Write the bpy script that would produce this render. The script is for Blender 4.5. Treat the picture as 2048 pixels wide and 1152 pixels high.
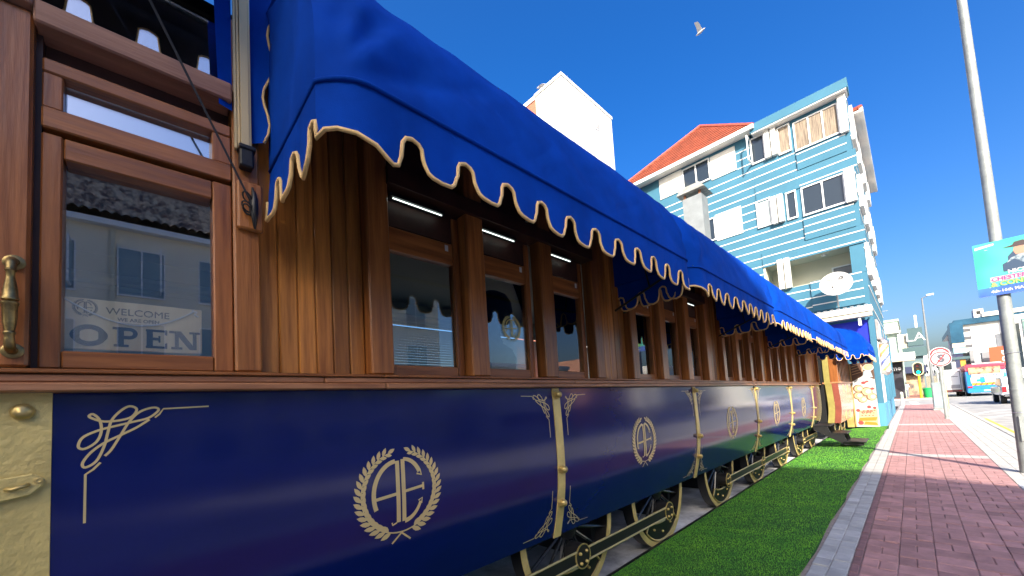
import bpy, bmesh, math, random
import numpy as np
from mathutils import Vector, Matrix, noise
random.seed(7)
for o in list(bpy.data.objects): bpy.data.objects.remove(o)
S = bpy.context.scene
COL = S.collection
# ---------------------------------------------------------------- camera
camd = bpy.data.cameras.new('camera'); cam = bpy.data.objects.new('camera', camd); COL.objects.link(cam)
camd.sensor_fit = 'HORIZONTAL'; camd.sensor_width = 36.0; camd.lens = 13.535
camd.shift_y = 0.09375; camd.clip_start = 0.05; camd.clip_end = 3000
_X = Vector((0.69042129, 0.08649912, -0.71821747)); _Y = Vector((0.72091953, 0.0, 0.69301878)); _Z = Vector((-0.05994552, 0.99625193, 0.06235891))
cam.matrix_world = Matrix(((_X[0], _X[1], -_X[2], 0), (_Y[0], _Y[1], -_Y[2], 0), (_Z[0], _Z[1], -_Z[2], 1.5), (0, 0, 0, 1)))
S.camera = cam
# ---------------------------------------------------------------- sky, sun, exposure
SUN_AZ = (0.585, -0.811); SUN_EL = math.radians(30)
W = bpy.data.worlds.new('World'); S.world = W; W.use_nodes = True
nt = W.node_tree; bg = nt.nodes['Background']
sky = nt.nodes.new('ShaderNodeTexSky'); sky.sky_type = 'NISHITA'; sky.sun_disc = False
sky.sun_elevation = SUN_EL; sky.sun_rotation = math.atan2(SUN_AZ[0], SUN_AZ[1])
sky.altitude = 0; sky.air_density = 1.0; sky.dust_density = 5.0; sky.ozone_density = 3.5
hs = nt.nodes.new('ShaderNodeHueSaturation'); hs.inputs['Saturation'].default_value = 1.42; hs.inputs['Hue'].default_value = 0.512
nt.links.new(sky.outputs[0], hs.inputs['Color']); nt.links.new(hs.outputs[0], bg.inputs['Color'])
bg.inputs['Strength'].default_value = 0.068
sd = bpy.data.lights.new('sun', 'SUN'); so = bpy.data.objects.new('sun', sd); COL.objects.link(so)
sd.energy = 2.3; sd.angle = math.radians(0.5); sd.color = (1.0, 0.93, 0.82)
_d = Vector((SUN_AZ[0] * math.cos(SUN_EL), SUN_AZ[1] * math.cos(SUN_EL), math.sin(SUN_EL)))
so.rotation_euler = _d.to_track_quat('Z', 'Y').to_euler(); so.location = (30, -40, 40)
S.view_settings.view_transform = 'Standard'; S.view_settings.look = 'None'
S.view_settings.exposure = 2.2; S.view_settings.gamma = 1.0; S.view_settings.use_curve_mapping = False
S.render.engine = 'CYCLES'; S.cycles.use_denoising = True; S.cycles.max_bounces = 8
S.cycles.transparent_max_bounces = 16; S.cycles.sample_clamp_indirect = 8

# ---------------------------------------------------------------- helpers
ORG = {}
def mesh_from(v, f, name='m'):
    me = bpy.data.meshes.new(name); me.from_pydata([tuple(p) for p in v], [], [tuple(q) for q in f]); me.update(); return me
class MB:
    def __init__(s): s.v = []; s.f = []; s.mi = []
    def add(s, v, f, mi=0):
        n = len(s.v); s.v += [tuple(p) for p in v]; s.f += [tuple(i + n for i in q) for q in f]; s.mi += [mi] * len(f); return s
    def box(s, x0, x1, y0, y1, z0, z1, mi=0):
        if x0 > x1: x0, x1 = x1, x0
        if y0 > y1: y0, y1 = y1, y0
        if z0 > z1: z0, z1 = z1, z0
        v = [(x0, y0, z0), (x1, y0, z0), (x1, y1, z0), (x0, y1, z0), (x0, y0, z1), (x1, y0, z1), (x1, y1, z1), (x0, y1, z1)]
        return s.add(v, [(0, 3, 2, 1), (4, 5, 6, 7), (0, 1, 5, 4), (1, 2, 6, 5), (2, 3, 7, 6), (3, 0, 4, 7)], mi)
    def tube(s, path, r, n=8, mi=0, caps=True):
        P = [Vector(p) for p in path]; rr = r if isinstance(r, (list, tuple)) else [r] * len(P); rings = []; up = None
        for i, p in enumerate(P):
            t = (P[min(i + 1, len(P) - 1)] - P[max(i - 1, 0)])
            t = t.normalized() if t.length > 1e-9 else Vector((0, 0, 1))
            if up is None: up = Vector((0, 0, 1)) if abs(t.z) < .9 else Vector((1, 0, 0))
            a = t.cross(up)
            if a.length < 1e-6: a = t.cross(Vector((1, 0, 0)))
            a.normalize(); b = a.cross(t).normalized(); up = b
            rings.append([p + a * (math.cos(2 * math.pi * k / n) * rr[i]) + b * (math.sin(2 * math.pi * k / n) * rr[i]) for k in range(n)])
        v = [q for g in rings for q in g]; f = []
        for i in range(len(P) - 1):
            for k in range(n):
                k2 = (k + 1) % n; f.append((i * n + k, i * n + k2, (i + 1) * n + k2, (i + 1) * n + k))
        if caps: f.append(tuple(range(n))[::-1]); f.append(tuple((len(P) - 1) * n + k for k in range(n)))
        return s.add(v, f, mi)
    def lathe(s, org, axis, prof, n=16, mi=0):
        """prof: list of (distance along axis, radius)"""
        o = Vector(org); ax = Vector(axis).normalized()
        a = ax.cross(Vector((0, 0, 1)) if abs(ax.z) < .9 else Vector((1, 0, 0))).normalized(); b = ax.cross(a)
        v = []; f = []
        for d, r in prof:
            for k in range(n):
                t = 2 * math.pi * k / n; v.append(o + ax * d + a * (math.cos(t) * r) + b * (math.sin(t) * r))
        for i in range(len(prof) - 1):
            for k in range(n):
                k2 = (k + 1) % n; f.append((i * n + k, i * n + k2, (i + 1) * n + k2, (i + 1) * n + k))
        f.append(tuple(range(n))[::-1]); f.append(tuple((len(prof) - 1) * n + k for k in range(n)))
        return s.add(v, f, mi)
    def prism(s, poly, vec, mi=0):
        n = len(poly); vec = Vector(vec); a = [Vector(p) for p in poly]; v = a + [p + vec for p in a]
        f = [tuple(range(n))[::-1], tuple(range(n, 2 * n))] + [(i, (i + 1) % n, n + (i + 1) % n, n + i) for i in range(n)]
        return s.add(v, f, mi)
    def ring(s, org, axis, r0, r1, th, n=48, mi=0, a0=0, a1=2 * math.pi):
        """flat ring r0..r1, thickness th along axis starting at org"""
        o = Vector(org); ax = Vector(axis).normalized()
        a = ax.cross(Vector((0, 0, 1)) if abs(ax.z) < .9 else Vector((1, 0, 0))).normalized(); b = ax.cross(a)
        full = abs(a1 - a0 - 2 * math.pi) < 1e-6; m = n if full else n + 1; v = []; f = []
        for k in range(m):
            t = a0 + (a1 - a0) * k / n; d = a * math.cos(t) + b * math.sin(t)
            v += [o + d * r0, o + d * r1, o + d * r1 + ax * th, o + d * r0 + ax * th]
        for k in range(n):
            i = 4 * k; j = 4 * ((k + 1) % m)
            for q in range(4): f.append((i + q, i + (q + 1) % 4, j + (q + 1) % 4, j + q))
        return s.add(v, f, mi)
    def bevel(s, off, seg=1):
        bm = bmesh.new(); vs = [bm.verts.new(p) for p in s.v]
        for q in s.f:
            try: bm.faces.new([vs[i] for i in q])
            except ValueError: pass
        bmesh.ops.recalc_face_normals(bm, faces=bm.faces)
        bmesh.ops.bevel(bm, geom=[e for e in bm.edges if len(e.link_faces) == 2 and e.calc_face_angle(0) > .5], offset=off, segments=seg, affect='EDGES', profile=.6)
        s.v = [tuple(q.co) for q in bm.verts]; bm.verts.index_update(); s.f = [tuple(q.index for q in p.verts) for p in bm.faces]; s.mi = [0] * len(s.f); bm.free(); return s
    def mesh(s, name, mats, org=(0, 0, 0), smooth=False, recalc=True):
        ox, oy, oz = org
        me = bpy.data.meshes.new(name); me.from_pydata([(x - ox, y - oy, z - oz) for x, y, z in s.v], [], s.f)
        if not isinstance(mats, (list, tuple)): mats = [mats]
        for m in mats: me.materials.append(m)
        if len(mats) > 1: me.polygons.foreach_set('material_index', s.mi)
        if recalc:
            bm = bmesh.new(); bm.from_mesh(me); bmesh.ops.recalc_face_normals(bm, faces=bm.faces); bm.to_mesh(me); bm.free()
        if smooth:
            me.polygons.foreach_set('use_smooth', [True] * len(me.polygons))
            if smooth is not True: me.set_sharp_from_angle(angle=math.radians(smooth))
        me.update(); return me
    def build(s, name, mats, parent=None, org=None, smooth=False, recalc=True):
        if parent is not None: org = ORG[parent.name]
        org = tuple(org or (0, 0, 0))
        o = bpy.data.objects.new(name, s.mesh(name, mats, org, smooth, recalc)); COL.objects.link(o)
        if parent is not None: o.parent = parent
        else: o.location = org
        ORG[o.name] = org; return o
def tag(o, label=None, cat=None, group=None, kind=None):
    if label: o['label'] = label
    if cat: o['category'] = cat
    if group: o['group'] = group
    if kind: o['kind'] = kind
    return o
def thing(name, loc, label, cat, group=None):
    o = bpy.data.objects.new(name, None); COL.objects.link(o); o.location = loc; o.empty_display_size = .2
    ORG[o.name] = tuple(loc); return tag(o, label, cat, group)
def piece(name, me, parent, loc, scale=None, rot=None):
    o = bpy.data.objects.new(name, me); COL.objects.link(o); g = ORG[parent.name]; o.parent = parent
    o.location = (loc[0] - g[0], loc[1] - g[1], loc[2] - g[2])
    if scale: o.scale = scale
    if rot: o.rotation_euler = rot
    ORG[o.name] = tuple(loc); return o
def copy_tree(o, parent=None, loc=None):
    c = o.copy(); COL.objects.link(c); c.parent = parent
    if loc is not None: c.location = loc
    ORG[c.name] = ORG[o.name] if loc is None else tuple(loc)
    for ch in o.children: copy_tree(ch, c)
    return c
def box(name, mat, parent, x0, x1, y0, y1, z0, z1, bev=0, **k):
    m = MB().box(x0, x1, y0, y1, z0, z1)
    if bev: m.bevel(bev)
    return m.build(name, mat, parent, **k)
def text_mesh(txt, size, org, right, up, mat, name='lettering', parent=None, ext=.002, bold=0.0, align='CENTER', sx=1.0):
    cu = bpy.data.curves.new('t', 'FONT'); cu.body = txt; cu.size = size; cu.extrude = ext; cu.offset = bold; cu.align_x = align; cu.align_y = 'CENTER'; cu.resolution_u = 3
    to = bpy.data.objects.new('t', cu); COL.objects.link(to); dg = bpy.context.evaluated_depsgraph_get(); dg.update()
    me = bpy.data.meshes.new_from_object(to.evaluated_get(dg)); bpy.data.objects.remove(to)
    R = Vector(right).normalized(); U = Vector(up).normalized(); N = R.cross(U); o = Vector(org)
    m = MB(); m.add([o + R * (v.co.x * sx) + U * v.co.y + N * v.co.z for v in me.vertices], [tuple(p.vertices) for p in me.polygons])
    bpy.data.meshes.remove(me)
    return m.build(name, mat, parent)

# ---------------------------------------------------------------- materials
MATS = {}
def mat(name, col, rough=.6, metal=0., var=0., vscale=6., bump=0., bscale=40., spec=.5, stretch=(1, 1, 1), col2=None, rnd=0., emit=None, estr=0., coat=0., detail=6, rvar=0.):
    if name in MATS: return MATS[name]
    m = bpy.data.materials.new(name); m.use_nodes = True; t = m.node_tree; b = t.nodes['Principled BSDF']; MATS[name] = m
    b.inputs['Base Color'].default_value = (*col, 1); b.inputs['Roughness'].default_value = rough; b.inputs['Metallic'].default_value = metal
    b.inputs['Specular IOR Level'].default_value = spec
    if coat: b.inputs['Coat Weight'].default_value = coat; b.inputs['Coat Roughness'].default_value = .12
    if emit: b.inputs['Emission Color'].default_value = (*emit, 1); b.inputs['Emission Strength'].default_value = estr
    if var or bump or col2 or rnd:
        g = t.nodes.new('ShaderNodeNewGeometry'); mp = t.nodes.new('ShaderNodeMapping'); mp.inputs['Scale'].default_value = stretch
        if rnd:
            oi = t.nodes.new('ShaderNodeObjectInfo'); ad = t.nodes.new('ShaderNodeVectorMath'); ad.operation = 'ADD'
            cx = t.nodes.new('ShaderNodeCombineXYZ'); ml = t.nodes.new('ShaderNodeMath'); ml.operation = 'MULTIPLY'; ml.inputs[1].default_value = 37.
            t.links.new(oi.outputs['Random'], ml.inputs[0])
            for i in range(3): t.links.new(ml.outputs[0], cx.inputs[i])
            t.links.new(g.outputs['Position'], ad.inputs[0]); t.links.new(cx.outputs[0], ad.inputs[1]); t.links.new(ad.outputs[0], mp.inputs['Vector'])
        else: t.links.new(g.outputs['Position'], mp.inputs['Vector'])
        src = None
        if var or col2 or rnd:
            n = t.nodes.new('ShaderNodeTexNoise'); n.inputs['Scale'].default_value = vscale; n.inputs['Detail'].default_value = detail; n.inputs['Roughness'].default_value = .62
            t.links.new(mp.outputs[0], n.inputs['Vector'])
            c2 = col2 or tuple(max(0, c * (1 - var)) for c in col)
            c1 = col if col2 else tuple(min(1, c * (1 + var)) for c in col)
            r = t.nodes.new('ShaderNodeValToRGB'); r.color_ramp.elements[0].position = .34; r.color_ramp.elements[1].position = .66
            r.color_ramp.elements[0].color = (*c2, 1); r.color_ramp.elements[1].color = (*c1, 1)
            t.links.new(n.outputs['Fac'], r.inputs[0]); src = r.outputs[0]
            if rvar:
                mr = t.nodes.new('ShaderNodeMapRange'); mr.inputs['To Min'].default_value = max(0.02, rough - rvar); mr.inputs['To Max'].default_value = rough + rvar
                t.links.new(n.outputs['Fac'], mr.inputs['Value']); t.links.new(mr.outputs[0], b.inputs['Roughness'])
        if rnd:
            h = t.nodes.new('ShaderNodeHueSaturation'); mr = t.nodes.new('ShaderNodeMapRange')
            mr.inputs['To Min'].default_value = 1 - rnd; mr.inputs['To Max'].default_value = 1 + rnd
            t.links.new(oi.outputs['Random'], mr.inputs['Value']); t.links.new(mr.outputs[0], h.inputs['Value']); t.links.new(src, h.inputs['Color']); src = h.outputs[0]
        if src: t.links.new(src, b.inputs['Base Color'])
        if bump:
            n2 = t.nodes.new('ShaderNodeTexNoise'); n2.inputs['Scale'].default_value = bscale; n2.inputs['Detail'].default_value = 5
            t.links.new(mp.outputs[0], n2.inputs['Vector'])
            bp = t.nodes.new('ShaderNodeBump'); bp.inputs['Strength'].default_value = bump; bp.inputs['Distance'].default_value = .01
            t.links.new(n2.outputs['Fac'], bp.inputs['Height']); t.links.new(bp.outputs[0], b.inputs['Normal'])
    return m
def glass(name, tint=(.9, .95, .95), refl=.1, rough=0.0):
    if name in MATS: return MATS[name]
    m = bpy.data.materials.new(name); m.use_nodes = True; t = m.node_tree; t.nodes.remove(t.nodes['Principled BSDF']); out = t.nodes['Material Output']; MATS[name] = m
    a = t.nodes.new('ShaderNodeBsdfTransparent'); a.inputs[0].default_value = (*tint, 1)
    g = t.nodes.new('ShaderNodeBsdfGlossy'); g.inputs['Roughness'].default_value = rough; g.inputs['Color'].default_value = (1, 1, 1, 1)
    fr = t.nodes.new('ShaderNodeFresnel'); fr.inputs[0].default_value = 1.35
    mr = t.nodes.new('ShaderNodeMapRange'); mr.inputs['From Min'].default_value = .04; mr.inputs['To Min'].default_value = refl; mr.inputs['To Max'].default_value = 1
    t.links.new(fr.outputs[0], mr.inputs['Value'])
    mx = t.nodes.new('ShaderNodeMixShader'); t.links.new(mr.outputs[0], mx.inputs[0]); t.links.new(a.outputs[0], mx.inputs[1]); t.links.new(g.outputs[0], mx.inputs[2]); t.links.new(mx.outputs[0], out.inputs[0])
    return m
WOODV = mat('wood_vertical', (.43, .16, .04), .34, col2=(.21, .07, .018), vscale=5, stretch=(6, 6, .35), bump=.25, bscale=16, rnd=.25, coat=.12, rvar=.08)
PLANK = mat('wood_plank', (.54, .215, .045), .32, col2=(.25, .085, .018), vscale=5, stretch=(6, 6, .35), bump=.25, bscale=16, rnd=.32, coat=.12, rvar=.08)
MAHOG = mat('mahogany_vertical', (.40, .14, .036), .33, col2=(.18, .056, .016), vscale=5., stretch=(5, 5, .35), bump=.15, bscale=16, rnd=.12, coat=.15, rvar=.08)
MAHOGH = mat('mahogany_horizontal', (.40, .145, .038), .33, col2=(.18, .058, .017), vscale=5., stretch=(5, .35, 5), bump=.15, bscale=16, rnd=.12, coat=.15, rvar=.08)
RAILW = mat('wood_rail', (.42, .19, .085), .42, col2=(.24, .095, .04), vscale=3.5, stretch=(6, .5, 6), bump=.25, bscale=18, rnd=.15, coat=.15, rvar=.1)
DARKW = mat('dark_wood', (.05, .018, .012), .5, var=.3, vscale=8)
GOLD = mat('gold_hammered', (.68, .53, .19), .38, metal=.15, var=.14, vscale=7, bump=.5, bscale=55, rvar=.1)
GOLDS = mat('gold_smooth', (.62, .46, .17), .35, metal=.6)
DECAL = mat('gold_decal', (.70, .54, .25), .45, metal=.25)
BRASS = mat('old_brass', (.30, .22, .09), .38, metal=.9, var=.35, vscale=30, bump=.15, bscale=60)
BLUEP = mat('blue_enamel', (.0006, .0045, .095), .12, spec=.6, var=.12, vscale=2.2, rvar=.04, bump=.10, bscale=1.6, stretch=(1, .6, 1.6))
BLACK = mat('black_paint', (.012, .012, .013), .4, bump=.1, bscale=40)
CABLE = mat('black_webbing', (.015, .015, .017), .7)
FABRIC = mat('blue_canvas', (.0008, .048, .36), .85, var=.2, vscale=2.4, bump=.2, bscale=320, spec=.08)
def add_folds(m, scale, dist, rot, stretch, ridged=False):
    t = m.node_tree; b = t.nodes['Principled BSDF']; old = b.inputs['Normal'].links[0].from_socket if b.inputs['Normal'].links else None
    g = t.nodes.new('ShaderNodeNewGeometry'); mp = t.nodes.new('ShaderNodeMapping'); mp.inputs['Rotation'].default_value = rot; mp.inputs['Scale'].default_value = stretch
    n = t.nodes.new('ShaderNodeTexNoise'); n.inputs['Scale'].default_value = scale; n.inputs['Detail'].default_value = 1.5 if ridged else 2; n.noise_type = 'RIDGED_MULTIFRACTAL' if ridged else 'FBM'; n.inputs['Distortion'].default_value = .4
    bp = t.nodes.new('ShaderNodeBump'); bp.inputs['Strength'].default_value = 1.0; bp.inputs['Distance'].default_value = dist
    t.links.new(g.outputs['Position'], mp.inputs[0]); t.links.new(mp.outputs[0], n.inputs['Vector']); t.links.new(n.outputs['Fac'], bp.inputs['Height'])
    if old: t.links.new(old, bp.inputs['Normal'])
    t.links.new(bp.outputs[0], b.inputs['Normal'])
add_folds(FABRIC, 2.6, .014, (.5, 0, 0), (1, 1.5, .8)); add_folds(FABRIC, 1.7, .010, (.75, 0, 0), (1, 1.9, .8), True)
CREAM = mat('cream_piping', (.85, .56, .23), .75, bump=.3, bscale=300)
ALU = mat('champagne_aluminium', (.70, .54, .28), .4, metal=.3)
STEEL = mat('steel', (.5, .5, .5), .35, metal=.9)
CONC = mat('concrete', (.34, .33, .31), .85, var=.3, vscale=3, bump=.4, bscale=25)
WHITE = mat('white_paint', (.8, .8, .78), .55, var=.04, vscale=2)
GLASS = glass('window_glass', (.94, .98, .95), .12)
DGLASS = glass('door_glass', (1, 1, 1), .19)
CGLASS = glass('clerestory_glass', (.9, .93, .92), .42)
FGLASS = glass('far_glass', (.25, .3, .33), .12)
INTER = mat('interior_wall', (.36, .42, .38), .7)
CEILM = mat('interior_ceiling', (.5, .56, .52), .6)
# ================================================================ GROUND
ASPH = mat('asphalt', (.34, .33, .31), .9, var=.25, vscale=1.2, bump=.3, bscale=60)
EARTH = mat('earth', (.16, .14, .12), .95, var=.3, vscale=2)
tag(MB().add([(-900, -900, -.2), (900, -900, -.2), (900, 900, -.2), (-900, 900, -.2)], [(0, 1, 2, 3)]).build('ground', EARTH), kind='structure')
tag(MB().add([(1.7, -60, -.12), (17, -60, -.12), (17, 400, -.12), (1.7, 400, -.12)], [(0, 1, 2, 3)]).build('road', ASPH), kind='structure')
tag(MB().add([(-120, 41.3, -.124), (1.7, 41.3, -.124), (1.7, 57, -.124), (-120, 57, -.124)], [(0, 1, 2, 3)]).build('side_road', ASPH), kind='structure')
tag(MB().add([(-5.2, -6, -.165), (-2.10, -6, -.165), (-2.10, 20.2, -.165), (-5.2, 20.2, -.165)], [(0, 1, 2, 3)]).build('trackbed', mat('trackbed_concrete', (.55, .55, .55), .85, var=.45, vscale=2.2, bump=.8, bscale=9)), kind='structure')
PBASE = mat('paving_joint', (.30, .25, .23), .95, var=.2, vscale=20)
pav = tag(MB().box(-.82, 1.65, -6, 41.3, -.2, -.014).build('pavement', PBASE), kind='structure')
REDP = mat('red_paver', (.40, .215, .20), .82, var=.22, vscale=4, bump=.45, bscale=45, rnd=.2)
REDP2 = mat('red_paver_far', (.40, .215, .20), .82, var=.2, vscale=5, bump=.3, bscale=45)
GREYP = mat('grey_paver', (.40, .41, .41), .82, var=.18, vscale=4, bump=.45, bscale=45, rnd=.14)
GREYP2 = mat('grey_paver_far', (.46, .44, .40), .82, var=.15, vscale=4, bump=.3, bscale=45)
DARKP = mat('dark_paver', (.24, .13, .13), .85, var=.2, vscale=9, bump=.35, bscale=45, rnd=.1)
def light_band(y): return 11.5 < y < 11.9 or 17.3 < y < 17.55 or 20.3 < y < 20.9 or y > 40.4
_um = {}
def blockmesh(w, d, m):
    k = (w, d, m.name)
    if k not in _um: _um[k] = MB().box(-w / 2, w / 2, -d / 2, d / 2, -.03, 0).bevel(.006).mesh('paving_block', m)
    return _um[k]
far = {REDP2: MB(), GREYP2: MB()}
rows = []
y = -1.0; r = 0
while y < 41.2:
    rows.append((y, r)); y += .2; r += 1
nind = 0
for y, r in rows:
    yc = y + .1
    cells = []
    for c in range(2): cells.append((-.74 + c * .12, .117, 'g'))
    cells.append((-.495, .055, 'd'))
    for c in range(6):
        x0 = -.435 + c * .2225
        if (r + c) % 2 == 0 or ((r * 7 + c * 3) % 11 == 0): cells += [(x0, .2195, 'r')]
        else: cells += [(x0, .108, 'r'), (x0 + .111, .1085, 'r')]
    for c in range(5): cells.append((.905 + c * .149, .146, 'g'))
    for x0, w, kind in cells:
        g = kind == 'g' or light_band(yc)
        near = 3.6 < yc < 8.95 and x0 < .98 and nind < 360
        # keep only what the lens sees among the single blocks
        if near and x0 + w < 1.15 and (x0 < -0.42 + (yc - 3.6) * 0.5 + .35):
            m = GREYP if kind == 'g' else DARKP if kind == 'd' else REDP
            o = piece('paving_block', blockmesh(round(w, 3), .194, m), pav, (x0 + w / 2, yc, random.uniform(-.006, .002)), rot=(random.gauss(0, .010), random.gauss(0, .010), random.gauss(0, .014))); nind += 1
        else:
            if yc < 0 : continue
            j = random.uniform(-.002, .001)
            far[GREYP2 if g else REDP2].box(x0 + .001, x0 + w - .002, yc - .097, yc + .097, -.012, j)
for m, b in far.items(): tag(b.build('far_paving_blocks', m, pav), kind='stuff')
# kerb
KERB = mat('kerb_concrete', (.42, .40, .37), .85, var=.15, vscale=4, bump=.3, bscale=40)
kb = tag(MB().box(1.665, 1.785, -6, 41.3, -.2, -.03).build('kerb', KERB), kind='structure')
km = MB().box(-.075, .075, -.494, .494, -.2, .008).bevel(.02).mesh('kerb_stone', KERB)
for i in range(35): piece('kerb_stone', km, kb, (1.727, 6.5 + i, random.uniform(-.004, .004)))
# road paint
YEL = mat('yellow_road_paint', (.75, .45, .04), .7, var=.15, vscale=10); WHP = mat('white_road_paint', (.75, .75, .72), .7, var=.1, vscale=10)
def strip(name, m, pts, w, z):
    b = MB(); L = []
    for i, p in enumerate(pts):
        a = Vector(pts[max(i - 1, 0)]); c = Vector(pts[min(i + 1, len(pts) - 1)]); t = (c - a).normalized(); n = Vector((-t.y, t.x)) * w / 2
        L += [(p[0] + n.x, p[1] + n.y, z), (p[0] - n.x, p[1] - n.y, z)]
    b.add(L, [(2 * i, 2 * i + 1, 2 * i + 3, 2 * i + 2) for i in range(len(pts) - 1)])
    return tag(b.build(name, m), kind='structure')
strip('yellow_road_line', YEL, [(1.95, 4), (1.95, 25.5)], .13, -.116)
strip('white_road_line', WHP, [(1.85, 28.5), (2.6, 31), (3.8, 33.2), (5.6, 34.2), (9, 34.6)], .14, -.116)
strip('white_road_line', WHP, [(2.05, 25.8), (3.0, 28), (4.6, 29.6), (6.5, 30.3), (9, 30.5)], .12, -.116)
strip('white_road_line', WHP, [(.1, 43.5), (-.15, 51)], .45, -.119)
strip('white_road_line', WHP, [(5.9, 36), (5.9, 120)], .12, -.116)
# far pavement across the side road and beyond
fp = tag(MB().box(-40, 1.65, 57, 200, -.2, .0).build('far_pavement', mat('far_red_paving', (.42, .19, .14), .85, var=.15, vscale=2)), kind='structure')
tag(MB().box(-40, 1.78, 56.7, 57.0, -.2, .02).build('far_kerb', KERB), kind='structure')
tag(MB().box(17, 40, -60, 400, -.2, 0).build('opposite_pavement', mat('opposite_paving', (.40, .36, .33), .85, var=.15, vscale=2)), kind='structure')
# turf
TURF = mat('turf_base', (.015, .09, .01), .95, var=.35, vscale=30)
b = MB(); N = 240; L = []
for i in range(N + 1):
    y = -3 + 23.1 * i / N
    L += [(-2.085, y, -.106), (-.765 + .012 * math.sin(y * 3.1) + .014 * noise.noise((0, y * 2.3, 0)) + (.05 if y > 18.5 else 0), y, .006)]
tag(b.add(L, [(2 * i, 2 * i + 1, 2 * i + 3, 2 * i + 2) for i in range(N)]).build('lawn', TURF), kind='structure')
tag(MB().prism([(-2.085, -3, -.2), (-.82, -3, -.2), (-.82, -3, -.004), (-2.085, -3, -.112)], (0, 23.1, 0)).build('lawn_bed', EARTH), kind='structure')
rng = np.random.default_rng(3)
BL = []
for y0, y1, dens, hh in ((1.5, 5.0, 9000, .013), (5.0, 8.0, 5000, .015), (8, 12, 2400, .018), (12, 20, 900, .022)):
    n = int((y1 - y0) * 1.31 * dens); BL.append(np.stack([rng.uniform(-2.08, -.765, n), rng.uniform(y0, y1, n), np.full(n, hh)], 1))
BL = np.concatenate(BL); n = len(BL); th = rng.uniform(0, 6.283, n); wd = BL[:, 2] * .13; lean = rng.uniform(-.6, .6, (n, 2)) * BL[:, 2:3]; hh = BL[:, 2] * rng.uniform(.7, 1.2, n)
V = np.zeros((n, 3, 3)); V[:, 0, 0] = BL[:, 0] - np.cos(th) * wd; V[:, 0, 1] = BL[:, 1] - np.sin(th) * wd; V[:, 1, 0] = BL[:, 0] + np.cos(th) * wd; V[:, 1, 1] = BL[:, 1] + np.sin(th) * wd
zg = .005 + (BL[:, 0] + .765) * .0848; V[:, 0:2, 2] = zg[:, None] - .002; V[:, 2, 0] = BL[:, 0] + lean[:, 0]; V[:, 2, 1] = BL[:, 1] + lean[:, 1] + .006; V[:, 2, 2] = zg + hh
me = bpy.data.meshes.new('turf_blades'); me.vertices.add(3 * n); me.vertices.foreach_set('co', V.ravel()); me.loops.add(3 * n); me.loops.foreach_set('vertex_index', np.arange(3 * n, dtype=np.int32))
me.polygons.add(n); me.polygons.foreach_set('loop_start', np.arange(0, 3 * n, 3, dtype=np.int32)); me.polygons.foreach_set('loop_total', np.full(n, 3, dtype=np.int32)); me.update(); me.validate()
me.materials.append(mat('turf_blade', (.20, .54, .014), .6, col2=(.07, .32, .013), vscale=3.5, detail=12))
o = bpy.data.objects.new('artificial_turf', me); COL.objects.link(o); tag(o, 'bright green artificial turf strip beside the train', 'turf', kind='stuff')
ed = tag(MB().box(-2.112, -2.086, -3, 20.1, -.19, -.098).build('lawn_edging', BLACK), kind='structure')
# ================================================================ TRAIN
FX = -1.95                      # general face of the wooden upper body
XW = -2.03                      # face of the planking and window joinery behind the posts
YEND = 14.9                     # end of the first carriage
def catmull(P, n=6):
    P = [Vector(p) for p in P]; out = []
    for i in range(len(P) - 1):
        p0 = P[max(i - 1, 0)]; p1 = P[i]; p2 = P[i + 1]; p3 = P[min(i + 2, len(P) - 1)]
        for k in range(n):
            t = k / n; out.append(.5 * ((2 * p1) + (p2 - p0) * t + (2 * p0 - 5 * p1 + 4 * p2 - p3) * t * t + (3 * p1 - p0 - 3 * p2 + p3) * t ** 3))
    out.append(P[-1]); return out
class D2:
    """flat artwork in 2D: quads and polygons"""
    def __init__(s): s.v = []; s.f = []
    def poly(s, pts): n = len(s.v); s.v += [tuple(p) for p in pts]; s.f.append(tuple(range(n, n + len(pts)))); return s
    def stroke(s, pts, w0, w1=None, wm=None):
        q_ = [Vector(pts[0])]
        for p in pts[1:]:
            p = Vector(p); d = (p - q_[-1]).length; k = max(1, int(d / .07)); a = q_[-1].copy()
            q_ += [a.lerp(p, (i + 1) / k) for i in range(k)]
        pts = q_
        n = len(pts); base = len(s.v)
        for i, p in enumerate(pts):
            a = Vector(pts[max(i - 1, 0)]); c = Vector(pts[min(i + 1, n - 1)]); t = (c - a); t = t.normalized() if t.length > 0 else Vector((1, 0)); u = i / max(1, n - 1)
            w = w0 if w1 is None else w0 + (w1 - w0) * u
            if wm is not None: w = w0 + (wm - w0) * math.sin(math.pi * u)
            q = Vector((-t.y, t.x)) * w / 2; s.v += [(p[0] + q.x, p[1] + q.y), (p[0] - q.x, p[1] - q.y)]
        s.f += [(base + 2 * i, base + 2 * i + 1, base + 2 * i + 3, base + 2 * i + 2) for i in range(n - 1)]; return s
    def leaf(s, o, d, L, w):
        o = Vector(o); d = Vector(d).normalized(); q = Vector((-d.y, d.x)); P = []
        for u, k in ((0, 0), (.25, .72), (.5, 1), (.75, .7), (1, 0)): P.append(o + d * L * u + q * w / 2 * k)
        for u, k in ((.75, .7), (.5, 1), (.25, .72)): P.append(o + d * L * u - q * w / 2 * k)
        return s.poly(P)
    def build(s, name, m, parent, fn):
        """fn maps (a,b) -> world point"""
        return MB().add([fn(a, b) for a, b in s.v], s.f).build(name, m, parent, recalc=False)
def arc(cx, cy, rx, ry, a0, a1, n=16): return [(cx + rx * math.cos(math.radians(a0 + (a1 - a0) * i / n)), cy + ry * math.sin(math.radians(a0 + (a1 - a0) * i / n))) for i in range(n + 1)]
EMB = D2()
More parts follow.
